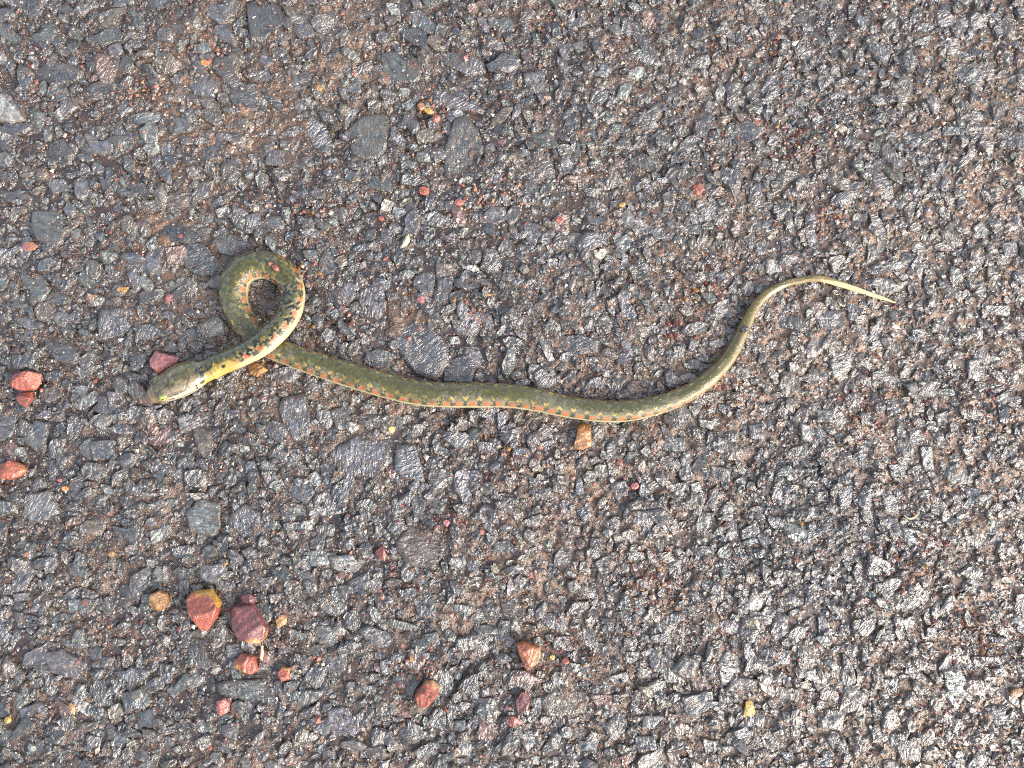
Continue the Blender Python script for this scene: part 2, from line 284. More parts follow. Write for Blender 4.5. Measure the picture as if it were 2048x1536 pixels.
# ------------------------------------------------------------------ embedded stones: outlines read off the photograph
TONES = {'g': (.060, .068, .062), 'b': (.058, .066, .078), 'k': (.026, .029, .033), 'l': (.15, .165, .158), 'p': (.105, .10, .115),
         't': (.11, .082, .055), 'w': (.34, .33, .29), 'W': (.62, .58, .48), 'o': (.07, .066, .03), 'r': (.15, .065, .045)}
STONES = """
g62,421,90,419,122,417,130,466,125,489,100,494,75,481,62,454
b232,506,275,501,308,531,350,546,352,564,320,560,275,536,240,519
k370,484,405,481,445,526,430,554,400,556,370,536,360,509
b200,619,270,611,276,630,270,654,240,674,200,684,195,654
l92,626,132,621,140,634,130,656,117,654
p32,634,65,624,80,656,62,661,37,651
b80,666,110,659,160,709,150,731,117,726,85,696
g362,664,382,654,410,666,402,681,370,681
b312,694,337,686,362,696,355,706,317,704
k20,709,40,706,55,724,50,739,25,741
b-9,491,27,499,32,514,15,529,-9,534
g30,539,82,544,100,574,92,599,57,614,67,589,45,569
b105,556,135,549,142,574,125,584,107,571
l275,549,300,554,310,574,300,591,277,569
t195,606,240,591,245,604,212,614
b185,469,207,461,215,484,205,489
k250,474,265,484,265,499,255,494
k307,449,375,451,410,479,375,489,320,479
g420,479,465,461,480,489,470,514,440,509
b490,429,520,420,530,465,490,459
k212,419,230,429,225,444,210,439
l430,421,457,406,460,424,437,441
l140,461,160,456,162,474,145,481
b774,616,852,619,872,664,894,686,897,724,874,761,837,754,802,719,787,684,772,649
b824,556,844,544,870,539,872,564,867,586,842,589,824,574
g799,544,817,536,832,544,824,559,807,564,794,556
p717,576,767,564,774,614,759,641,729,634,717,609
g909,554,974,556,1002,559,987,569,932,581,909,574
t869,524,902,526,917,544,894,554,872,556
b524,434,562,429,572,449,562,459,517,459
g732,459,752,454,752,474,742,484,729,476
g602,499,632,499,640,519,630,536,607,514
k932,421,972,429,977,441,947,444
g837,431,867,419,937,451,887,456,832,446
g902,641,922,636,922,651,907,659
b922,664,942,654,949,669,934,684
w897,674,917,671,922,689,899,689
b729,704,762,694,790,707,782,734,752,741,724,726
k889,721,937,706,952,734,944,770,882,766
l867,599,902,581,907,589,882,601
g874,399,887,399,892,419,874,419
l999,384,1022,389,1022,414,1007,411
k697,649,712,654,709,681,692,684
w919,526,942,529,962,534,954,546,922,536
g979,534,1004,539,1004,559,982,556
b967,444,987,441,992,471,969,469
p684,579,707,576,707,604,687,599
g697,250,735,225,777,222,777,287,762,322,704,320,697,285
g907,237,932,230,962,270,967,295,947,342,917,360,887,360,884,312,894,275
p837,185,869,172,922,195,977,220,970,227,917,220,872,212,842,200
k807,57,849,50,857,77,854,92,832,92,804,77
g762,107,787,97,812,120,837,112,847,140,832,165,772,165,762,142
l677,242,709,215,719,220,694,250
b687,172,722,162,724,185,702,187,684,185
l767,5,787,2,802,20,802,45,784,35
t827,265,862,250,894,267,867,282,834,290
g987,40,1012,30,1028,38,1030,60,1002,67,984,55
g722,355,774,342,784,362,790,385,727,375
k802,350,837,347,862,360,832,372,799,370
g672,370,687,360,699,375,684,390
b882,100,917,105,967,120,974,145,932,150,887,127
b809,22,837,15,882,60,862,70,824,50
k490,-6,560,5,570,45,532,82,500,85
t562,10,590,12,595,30,577,37
p582,50,622,45,632,70,607,80,582,67
k1002,160,1022,155,1030,180,1004,182
b537,300,572,297,587,320,567,335,527,330
b594,237,627,232,652,252,667,282,662,320,632,312,617,275
g619,167,642,172,644,197,629,200
k519,180,542,190,592,232,582,237,537,207
b672,120,712,125,719,142,682,147
t977,240,1007,215,1030,213,1012,240,987,255
l782,252,794,250,792,277,779,280
k62,140,105,122,150,130,170,142,155,162,105,170,65,162
g-9,37,20,50,50,85,37,100,15,82,-9,65
p372,160,422,137,437,175,430,195,387,192
l210,132,240,122,240,137,217,145
p215,90,240,82,247,100,232,120,215,112
l387,90,415,82,422,100,405,110,385,105
p60,70,82,62,92,80,75,90
b97,82,117,67,130,85,110,95
k105,10,140,7,152,22,140,32,115,22
g205,37,225,42,235,65,215,72
g290,150,305,145,320,175,305,185
l267,227,292,220,320,222,325,240,300,250,265,247
w-9,182,27,185,45,225,52,240,25,250,-9,245
k90,282,130,275,147,307,135,332,100,320,85,300
p82,357,130,355,140,380,105,390
b195,357,217,355,225,384,205,380
b302,327,335,322,345,350,342,375,315,350
g375,280,412,270,427,280,400,290,370,287
k460,170,515,165,520,215,475,220,455,195
t337,47,370,47,400,67,370,72,342,62
p410,-4,455,15,462,40,440,50,410,32
l165,265,190,267,200,290,175,287
g155,295,180,297,190,322,170,325
p390,292,430,287,440,315,410,325
t160,180,202,175,207,197,175,205
l122,180,150,195,160,215,135,212
l1174,147,1209,140,1221,150,1214,157,1184,152
w1256,140,1286,127,1296,145,1274,160,1251,157
l1426,20,1449,15,1471,22,1466,35,1436,37
l1171,197,1186,210,1201,232,1199,242,1174,220
b1174,250,1191,260,1196,290,1179,270
g1204,277,1221,277,1224,290,1206,295
g1379,115,1419,107,1426,125,1409,140,1379,130
k1459,252,1496,237,1526,265,1514,280,1489,287,1466,270
g1399,237,1429,232,1434,257,1401,257
t1054,222,1071,220,1079,255,1061,240
g1054,265,1099,267,1121,290,1114,300,1074,295
k1031,325,1074,310,1106,322,1109,345,1071,362,1029,355
k1344,247,1374,250,1374,275,1349,272
b1136,40,1164,32,1174,50,1149,57
l1141,85,1164,80,1176,97,1154,105
k1374,62,1399,50,1421,72,1394,82
g1041,145,1086,140,1104,182,1076,190,1049,170
g1219,245,1249,247,1249,267,1224,265
o1286,290,1306,300,1321,322,1301,315
b1341,312,1361,307,1361,327,1341,327
l1309,357,1344,352,1349,365,1319,367
k1279,357,1304,352,1301,367,1281,367
w1486,7,1511,5,1509,20,1489,20
l1836,45,1861,40,1873,52,1856,65,1833,57
w1826,82,1861,70,1873,72,1851,90,1831,90
o1761,327,1786,322,1808,350,1803,370,1778,355
b1978,32,1993,22,2011,40,1996,50
g1866,85,1893,82,1901,97,1876,102
k1696,5,1716,0,1713,37,1698,37
k2001,252,2023,255,2033,290,2006,282
b1886,252,1921,252,1921,270,1886,272
t1836,272,1881,250,1886,267,1861,285
l1656,360,1683,357,1686,370,1661,372
b1618,115,1636,112,1636,132,1618,132
l1543,70,1581,67,1581,77,1543,77
l1551,145,1583,135,1591,150,1551,160
b1616,270,1656,277,1656,292,1618,287
k1936,92,1968,102,1961,115,1938,112
w1084,664,1094,684,1116,734,1109,741,1086,706,1079,679
l1239,679,1256,676,1274,711,1261,724,1241,694
l1344,691,1371,691,1369,714,1349,719
l1159,616,1174,614,1179,631,1161,636
l1326,441,1366,444,1374,454,1339,459
W1184,501,1209,494,1221,501,1199,524,1186,514
k1364,561,1386,604,1384,629,1371,616
w1464,584,1476,591,1476,614,1464,609
l1499,446,1540,436,1540,456,1499,459
b1296,459,1324,451,1336,474,1311,481
b1169,427,1214,434,1209,449,1174,449
k1276,421,1299,419,1291,436,1269,434
l1324,414,1341,414,1341,426,1324,426
k1031,436,1056,434,1059,459,1034,456
b1056,724,1081,729,1081,768,1056,759
k1379,676,1399,671,1399,709,1374,701
k1099,671,1164,669,1199,681,1196,704,1149,716,1111,696
b1239,614,1264,609,1279,634,1249,644
g1399,584,1446,581,1449,604,1414,609
b1404,544,1459,544,1459,564,1414,564
l1199,736,1224,739,1221,756,1204,754
k1374,719,1404,716,1399,739,1376,739
b1174,579,1194,576,1194,609,1174,604
l1264,581,1286,579,1286,596,1264,596
b1611,424,1635,416,1631,461,1637,505,1623,509,1607,465
l1945,453,1964,440,1984,461,1980,481,1951,477
p2000,485,2032,481,2040,509,2008,517
l1530,513,1564,521,1574,545,1544,553,1530,545
l1774,529,1814,517,1826,541,1782,545
l1643,517,1673,517,1673,529,1649,529
l1693,594,1713,586,1717,642,1697,642
l1709,646,1726,642,1738,695,1726,695
W1782,646,1798,638,1802,658,1786,658
w1657,731,1669,699,1705,695,1705,735,1681,767,1665,755
b1956,634,1984,638,1984,658,1960,658
k1740,682,1766,678,1766,699,1742,699
b1935,719,1972,715,1972,767,1935,767
b1822,658,1851,654,1859,682,1826,686
l1964,610,2020,610,2020,634,1972,626
b-9,812,32,810,30,861,20,877,-9,887
b67,837,97,845,93,905,65,905,42,881
p212,780,246,784,260,808,250,833,218,820
g77,776,109,772,125,792,97,808,73,796
l137,808,194,776,204,800,161,824
l351,833,399,824,407,853,359,869
b452,820,480,816,480,837,460,841
l367,1026,399,994,440,1006,444,1050,424,1075,379,1067
b456,1030,492,1006,517,1020,524,1075,484,1075,452,1050
l198,966,222,970,230,990,210,986
l282,982,315,986,319,1002,282,998
l32,893,48,893,52,917,24,913
w109,877,133,877,133,893,113,893
l48,986,101,978,121,1026,81,1050,40,1034
b177,881,234,877,230,917,186,925
k331,933,351,929,351,954,331,958
b222,1050,262,1058,258,1079,230,1071
k339,1095,383,1087,387,1115,347,1119
l262,1150,300,1130,332,1122,325,1135,285,1158,268,1170
l296,1062,335,1050,335,1075,303,1091
b564,792,609,788,625,845,617,873,589,889,568,857,556,816
b653,905,714,869,774,881,790,921,750,958,714,950,698,966,665,929
b790,885,831,889,847,937,851,966,802,958,786,941
g657,820,689,808,710,841,706,857,673,861
l722,804,742,800,758,829,738,857
l790,833,811,829,815,845,790,857
b573,970,617,962,633,986,613,1010,581,994
g629,986,653,982,702,1006,689,1026,641,1034,625,1018
g710,1002,738,994,758,1010,738,1026,710,1022
g851,1006,875,994,895,1010,883,1030,851,1026
t819,1042,887,1050,899,1091,875,1143,811,1131,790,1087
g895,1079,915,1071,923,1095,899,1103
b992,824,1020,816,1012,845,996,865
b887,861,936,865,952,889,915,901,883,877
k952,881,996,885,996,909,956,905
g512,845,540,853,536,877,512,873
g520,941,552,941,560,966,536,978
l653,1111,706,1107,754,1135,738,1152,665,1143
b577,897,601,897,597,925,581,921
g980,1083,1020,1079,1020,1107,988,1103
p940,937,968,941,960,978,936,986
g823,849,851,845,843,869,823,869
g564,1046,609,1042,605,1058,568,1062
g629,1050,673,1046,665,1075,633,1071
k1212,885,1230,881,1250,921,1248,945,1218,954,1210,921
k1220,966,1250,958,1260,990,1234,1002,1222,986
l1282,962,1298,966,1310,1002,1286,1010,1276,986
l1068,889,1105,877,1107,897,1080,905
g1250,885,1278,877,1286,905,1266,917
b1145,1006,1169,994,1185,1030,1165,1046
l1052,945,1085,966,1076,974,1060,970
o1024,1062,1048,1067,1068,1091,1036,1087
g1181,1075,1206,1075,1206,1099,1177,1099
k1185,1123,1234,1099,1244,1115,1226,1143,1197,1152
k1250,1103,1298,1103,1298,1119,1254,1123
t1316,913,1347,909,1351,937,1323,941
l1379,966,1399,962,1407,986,1383,982
w1387,1006,1407,1010,1403,1034,1391,1030
l1314,877,1371,873,1371,905,1323,901
b1153,954,1165,958,1169,990,1149,990
l1395,837,1431,841,1427,861,1399,853
g1343,966,1375,962,1367,994,1343,990
b1419,929,1464,937,1460,966,1419,962
b1024,889,1064,897,1060,929,1024,929
p1266,1018,1323,1030,1306,1058,1262,1050
l1496,849,1528,845,1528,881,1500,877
l1863,780,1907,776,1911,792,1867,794
l1839,893,1863,889,1871,941,1847,941
l1887,950,1899,929,1939,937,1956,966,1899,970
k1762,978,1794,994,1802,1030,1770,1026
k1718,824,1746,820,1754,853,1722,849
k1778,929,1818,925,1814,954,1782,954
b1673,974,1709,966,1701,1010,1677,1018
b1802,1050,1867,1067,1839,1091,1806,1083
l1964,1034,2008,1042,2004,1079,1972,1067
b1597,845,1637,849,1629,885,1601,881
l1617,816,1665,820,1665,845,1625,845
b1738,1103,1782,1123,1782,1152,1730,1152
p1927,970,1964,978,1960,1002,1931,998
b1996,808,2016,812,2016,849,2000,849
k1867,829,1907,816,1911,845,1875,853
k1826,808,1851,804,1851,824,1826,824
l60,1204,97,1176,93,1208,77,1212
k93,1229,117,1221,133,1237,117,1247,97,1243
l20,1188,56,1184,60,1200,28,1204
p36,1418,81,1402,97,1422,60,1450,38,1438
b204,1442,226,1450,262,1483,234,1499,214,1479
W250,1491,266,1475,274,1487,254,1499
b258,1390,307,1354,335,1350,327,1378,274,1394
l393,1329,415,1313,428,1329,411,1344
p81,1305,125,1297,173,1329,153,1362,101,1346
g-9,1402,20,1398,16,1434,-9,1438
w24,1382,52,1390,48,1402,20,1394
g428,1156,464,1164,464,1184,432,1180
g428,1366,470,1358,520,1358,552,1380,552,1420,500,1405,440,1390
b266,1426,307,1414,315,1455,278,1455
b355,1160,379,1156,379,1192,355,1188
l448,1289,480,1285,480,1317,452,1317
k24,1221,73,1233,81,1261,32,1257
l440,1450,476,1442,476,1483,444,1475
p169,1467,202,1475,198,1499,173,1495
l133,1200,161,1196,165,1225,137,1229
g568,1410,585,1378,645,1378,649,1390,613,1418,585,1430
p649,1418,694,1410,722,1459,706,1483,661,1471
g714,1261,738,1249,811,1277,811,1301,786,1307,738,1289
g770,1233,802,1241,843,1253,835,1265,774,1257
g907,1277,964,1265,956,1289,927,1321,911,1301
b810,1382,823,1350,851,1350,831,1378,823,1402
g851,1450,867,1418,895,1410,891,1467
g839,1269,875,1261,883,1293,855,1301
g625,1196,689,1188,698,1225,669,1237,633,1217
g895,1204,948,1212,940,1233,887,1229
k984,1257,1020,1249,1020,1285,988,1285
b758,1422,774,1418,774,1442,762,1442
k811,1434,847,1455,843,1475,815,1471
k758,1321,790,1313,786,1354,762,1350
p782,1350,811,1346,811,1378,790,1370
b637,1313,685,1305,694,1342,653,1350
k948,1394,984,1394,976,1422,948,1418
l907,1442,931,1438,931,1467,907,1463
k827,1204,859,1212,855,1241,835,1233
b536,1188,573,1184,568,1204,540,1208
l568,1253,633,1273,625,1285,577,1277
w1486,1221,1508,1172,1532,1196,1520,1237,1492,1241
l1431,1325,1460,1293,1496,1333,1468,1358,1443,1374
W1512,1348,1540,1360,1552,1385,1548,1398,1520,1378
b1072,1225,1117,1225,1141,1253,1121,1269,1089,1253
t1080,1394,1121,1370,1181,1394,1173,1426,1121,1434,1089,1430
b1212,1237,1230,1245,1226,1265,1214,1261
b1254,1237,1278,1233,1270,1261,1254,1261
b1318,1237,1367,1217,1371,1241,1327,1253
b1298,1269,1339,1265,1343,1285,1302,1285
b1359,1394,1427,1378,1427,1410,1379,1455
r1173,1386,1234,1390,1250,1430,1193,1414
l1032,1463,1068,1459,1072,1487,1052,1507
g1117,1459,1149,1463,1141,1479,1121,1475
l1206,1354,1254,1342,1262,1362,1226,1370
b1294,1297,1323,1301,1314,1346,1302,1342
b1460,1463,1504,1450,1516,1471,1472,1479
g1266,1471,1310,1471,1314,1499,1274,1507
t1399,1321,1431,1325,1431,1354,1407,1354
b1403,1475,1439,1483,1435,1515,1411,1511
k1101,1273,1157,1269,1157,1305,1105,1301
l1286,1430,1331,1430,1306,1459,1282,1455
l1157,1483,1201,1479,1193,1503,1157,1503
l1883,1338,1923,1334,1943,1378,1915,1426,1891,1394
b1964,1350,2000,1354,2000,1390,1968,1386
w1802,1241,1826,1229,1834,1253,1814,1265
t1548,1370,1601,1378,1597,1410,1552,1398
b1766,1208,1786,1208,1786,1225,1768,1225
l1556,1305,1580,1297,1580,1329,1556,1329
p1605,1342,1633,1334,1633,1362,1609,1362
l1726,1281,1738,1285,1734,1329,1722,1325
b1851,1253,1875,1253,1875,1277,1851,1273
l1762,1358,1794,1354,1794,1386,1766,1390
b1968,1414,2012,1410,2012,1450,1976,1459
l1560,1503,1588,1507,1592,1523,1568,1519
k1633,1515,1669,1515,1669,1535,1633,1535
g1939,1313,2012,1313,2008,1338,1947,1329
l2020,1475,2044,1479,2044,1503,2020,1503
"""
def parse(s):
    out = []
    for ln in s.split():
        v = np.array([float(x) for x in ln[1:].split(',')]).reshape(-1, 2)
        out.append((ln[0], v))
    return out
STONES = parse(STONES)
def area(p):
    x, y = p[:, 0], p[:, 1]
    return 0.5 * abs(np.dot(x, np.roll(y, -1)) - np.dot(y, np.roll(x, -1)))
STONES.sort(key=lambda s: -area(s[1]))

def radial_outline(poly, ang, centre, jag=0.05, seed=0, round_=0.18):
    """distance from centre to the polygon edge along each angle, corners slightly rounded, edge slightly jagged"""
    d = np.stack([np.cos(ang), np.sin(ang)], 1)
    a = poly - centre; b = np.roll(a, -1, 0)
    rr = np.full(len(ang), 0.0)
    for i in range(len(a)):
        e = b[i] - a[i]
        den = d[:, 0] * e[1] - d[:, 1] * e[0]
        with np.errstate(divide='ignore', invalid='ignore'):
            t = (a[i, 0] * e[1] - a[i, 1] * e[0]) / den
            u = (a[i, 0] * d[:, 1] - a[i, 1] * d[:, 0]) / den
        ok = (np.abs(den) > 1e-12) & (t > 0) & (u >= -1e-6) & (u <= 1 + 1e-6)
        rr = np.where(ok, np.maximum(rr, t), rr)
    mean = rr[rr > 0].mean(); rr[rr <= 0] = mean
    k = max(1, int(len(ang) * 0.02))
    rs = sum(np.roll(rr, j) for j in range(-k, k + 1)) / (2 * k + 1)
    rr = rr * (1 - round_) + rs * round_
    n = vnoise2(np.cos(ang) * 2.4 + seed * 3.7, np.sin(ang) * 2.4 - seed * 1.3, seed) + 0.6 * vnoise2(np.cos(ang) * 6 + seed, np.sin(ang) * 6, seed + 5)
    return rr * (1 + jag * n)

def rock(poly, H, nang=48, rings=(.2, .4, .58, .72, .82, .9, .96, 1.0), seed=0, facets=4, flat=0.7, steep=1.0, rough=0.03,
         skirt=((1.05, -0.0006), (1.08, -0.003)), tilt=0.12, base=0.0, jag=0.05, rim=0.12, slope=0.0):
    """a broken-stone surface over an outline (2D, metres): verts local to the centre"""
    r = np.random.default_rng(seed + 1000)
    c = poly.mean(0)
    ang = np.linspace(0, 2 * np.pi, nang, endpoint=False)
    if (np.cross(poly[1] - poly[0], poly[2] - poly[1])) < 0: poly = poly[::-1]
    rad = radial_outline(poly, ang, c, jag, seed)
    size = rad.mean()
    t = np.array(rings)
    dirs = np.stack([np.cos(ang), np.sin(ang)], 1)
    xy = (t[:, None, None] * rad[None, :, None]) * dirs[None]
    xy = np.concatenate([np.zeros((1, 2)), xy.reshape(-1, 2)])
    tt = np.concatenate([[0], np.repeat(t, nang)])
    uv = xy / size
    # crushed faces: lowest of the tilted planes
    z = np.ones(len(xy)) + tilt * (uv @ r.normal(size=2))
    for _ in range(facets):
        a = r.uniform(0, 2 * np.pi); s = steep * r.uniform(0.35, 1.1); d0 = flat * r.uniform(0.45, 1.15)
        z = np.minimum(z, 1 + s * (d0 - (uv[:, 0] * np.cos(a) + uv[:, 1] * np.sin(a))))
    z = z * (1 - (1 - rim) * smooth(0.86, 1.02, tt) ** 1.6)
    n = fbm2(uv[:, 0] * 2.2 + seed, uv[:, 1] * 2.2, 4, seed, 0.55)
    # cleavage steps along one direction
    ca = r.uniform(0, np.pi); w = uv[:, 0] * np.cos(ca) + uv[:, 1] * np.sin(ca)
    step = np.abs(((w * 2.3 + 0.35 * n) % 1) - 0.5)
    z = H * (z + 0.10 * (step - 0.25)) + size * rough * n
    z = z + size * slope * (uv @ r.normal(size=2)) * (1 - 0.3 * smooth(.8, 1, tt))
    z = np.maximum(z, -0.0015) + base
    verts = [np.column_stack([xy, z])]
    for sc, dz in skirt:
        e = (rad * sc)[:, None] * dirs
        verts.append(np.column_stack([e, np.full(nang, base + dz)]))
    verts = np.concatenate(verts)
    nr = len(t) + len(skirt)
    f = []
    j = np.arange(nang); jn = (j + 1) % nang
    f.append(np.stack([np.zeros(nang, int), 1 + j, 1 + jn], 1))
    for k in range(nr - 1):
        a0 = 1 + k * nang; a1 = a0 + nang
        f.append(np.stack([a0 + j, a1 + j, a1 + jn], 1)); f.append(np.stack([a0 + j, a1 + jn, a0 + jn], 1))
    faces = np.concatenate(f)
    film = np.concatenate([tt, np.full(nang * len(skirt), 1.2)])
    ra = r.uniform(0, 2 * np.pi)
    rt = np.array([[np.cos(ra), -np.sin(ra), 0], [np.sin(ra), np.cos(ra), 0], [0, 0, 1]])
    tex = verts @ rt.T + r.uniform(-3, 3, 3)
    return c, verts, faces, tex, film

# ------------------------------------------------------------------ ground: one sheet, dense where the picture is
GX, GY, GS = 0.262, 0.205, 0.0008
nx, ny = int(2 * GX / GS) + 1, int(2 * GY / GS) + 1
gx = np.linspace(-GX, GX, nx) + 0.006; gy = np.linspace(-GY, GY, ny) + 0.008
X, Y = np.meshgrid(gx, gy)
xf, yf = X.ravel(), Y.ravel()

def undulate(x, y):
    return 0.0009 * fbm2(np.asarray(x) * 55.0, np.asarray(y) * 55.0, 2, 11)
def road_height(x, y):
    z = undulate(x, y) + 0.0009 * fbm2(x * 190, y * 190, 3, 23, 0.6) + 0.0003 * fbm2(x * 700, y * 700, 2, 31)
    return z
def water_level(x, y):
    return -0.00035 + 0.0004 * fbm2(x * 22, y * 22, 2, 57)
z = road_height(xf, yf)
wl = water_level(xf, yf) - 0.00015
wet = smooth(-0.00025, 0.0002, wl - z)
z = np.where(z < wl, wl + (z - wl) * 0.3, z)
silt_px = (xf / PX + 1024, 768 - yf / PX)
def silt_amount(x, y):
    s = 0.25 + 0.9 * fbm2(x * 16 + 3, y * 16, 3, 71) + 1.3 * (x / 0.4) + 0.5 * np.maximum(0, y / 0.3)
    return np.clip(s, 0, 1)
silt = silt_amount(xf, yf)
idx = np.arange(nx * ny).reshape(ny, nx)
quads = np.stack([idx[:-1, :-1].ravel(), idx[:-1, 1:].ravel(), idx[1:, 1:].ravel(), idx[1:, :-1].ravel()], 1)
gv = np.column_stack([xf, yf, z])
# the road goes on all round: coarser skirts of quads out to 40 m
border = np.concatenate([idx[0, :], idx[1:, -1], idx[-1, -2::-1], idx[-2:0:-1, 0]])
prev = border; vs = [gv]; qs = [quads]; count = len(gv)
ws = [wet]; ss = [silt]
bx, by = xf[border], yf[border]
for k in (1.15, 1.4, 2.0, 4.0, 12.0, 40.0, 150.0):
    x2, y2 = bx * k, by * k
    z2 = road_height(x2, y2)
    vs.append(np.column_stack([x2, y2, z2])); ws.append(np.full(len(bx), 0.3)); ss.append(silt_amount(x2 * 0 + 0.0, y2 * 0))
    cur = count + np.arange(len(bx)); count += len(bx)
    qs.append(np.stack([prev, cur, np.roll(cur, -1), np.roll(prev, -1)], 1)); prev = cur
gv = np.concatenate(vs); gq = np.concatenate(qs)
road = link('asphalt_road', make_mesh('asphalt_road', gv, gq, {'water': ('FLOAT', np.concatenate(ws)), 'silt': ('FLOAT', np.concatenate(ss))}), M_MATRIX,
            kind='structure', label='wet worn asphalt with slate chippings and reddish silt')

# ------------------------------------------------------------------ occupancy map for the packing (photo-sized raster, half resolution)
OX0, OY0, OS = -0.42, -0.34, 0.0004
OW, OH = int(0.84 / OS), int(0.68 / OS)
occ = np.zeros((OH, OW), np.uint8)
def paint(poly):
    lo = np.floor((poly.min(0) - (OX0, OY0)) / OS).astype(int); hi = np.ceil((poly.max(0) - (OX0, OY0)) / OS).astype(int)
    lo = np.maximum(lo, 0); hi = np.minimum(hi, (OW - 1, OH - 1))
    if (hi <= lo).any(): return
    gx_, gy_ = np.meshgrid(np.arange(lo[0], hi[0] + 1), np.arange(lo[1], hi[1] + 1))
    px, py = OX0 + (gx_ + .5) * OS, OY0 + (gy_ + .5) * OS
    ins = np.zeros(px.shape, bool)
    a = poly; b = np.roll(poly, -1, 0)
    for i in range(len(a)):
        cond = (a[i, 1] > py) != (b[i, 1] > py)
        with np.errstate(divide='ignore', invalid='ignore'):
            xi = (b[i, 0] - a[i, 0]) * (py - a[i, 1]) / (b[i, 1] - a[i, 1]) + a[i, 0]
        ins ^= cond & (px < xi)
    occ[lo[1]:hi[1] + 1, lo[0]:hi[0] + 1] |= ins.astype(np.uint8)

# ------------------------------------------------------------------ the traced stones, 300 largest as parts
rest = []
for i, (code, ppx) in enumerate(STONES):
    poly = P(ppx[:, 0], ppx[:, 1], 0.0008)[:, :2]
    paint(poly)
    sz = math.sqrt(area(poly))
    r = np.random.default_rng(i)
    big = sz > 0.011; c0 = poly.mean(0)
    H = r.uniform(0.0008, 0.0016) if big else r.uniform(0.0007, 0.0014)
    c, v, f, tex, film = rock(poly, H, 56 if big else 36, seed=i, facets=3 if big else 4, flat=0.95 if big else 0.8, steep=0.7, rough=0.022 if big else 0.035,
                        tilt=0.1, base=-0.0001 + float(0.6 * undulate(c0[0], c0[1])), jag=0.06, slope=0.07 if big else 0.12)
    if big: tex = tex
    tone = np.array(TONES[code]) * r.uniform(0.8, 1.2) * (1 + r.normal(0, 0.03, 3))
    if i < 300:
        me = make_mesh('stone', v, f, {'tone': ('FLOAT_COLOR', np.tile(tone, (len(v), 1))), 'tex': ('FLOAT_VECTOR', tex), 'film': ('FLOAT', film)})
        o = link('stone', me, M_STONE, road); o.location = (c[0], c[1], 0)
    else:
        rest.append((v + np.array([c[0], c[1], 0]), f, np.tile(tone, (len(v), 1)), tex, film))

# ------------------------------------------------------------------ the rest of the chippings, joined
def scatter_small():
    cs = []
    sizes = np.concatenate([rng.uniform(17, 28, 900), rng.uniform(10, 17, 4500), rng.uniform(5.5, 10.5, 11000), rng.uniform(2.6, 5.5, 26000)]) * PX
    sizes = -np.sort(-sizes)
    for s in sizes:
        need = 0.6 if s < 9 * PX else 0.45
        for _ in range(5):
            x, y = rng.uniform(-0.29, 0.29), rng.uniform(-0.225, 0.235)
            k = int(s * 0.8 / OS); i0, j0 = int((x - OX0) / OS), int((y - OY0) / OS)
            win = occ[j0 - k:j0 + k + 1, i0 - k:i0 + k + 1]
            if win.mean() < need:
                jj, ii = np.ogrid[-k:k + 1, -k:k + 1]
                win |= ((jj * jj + ii * ii) <= k * k).astype(np.uint8)
                cs.append((x, y, s)); break
    return np.array(cs)

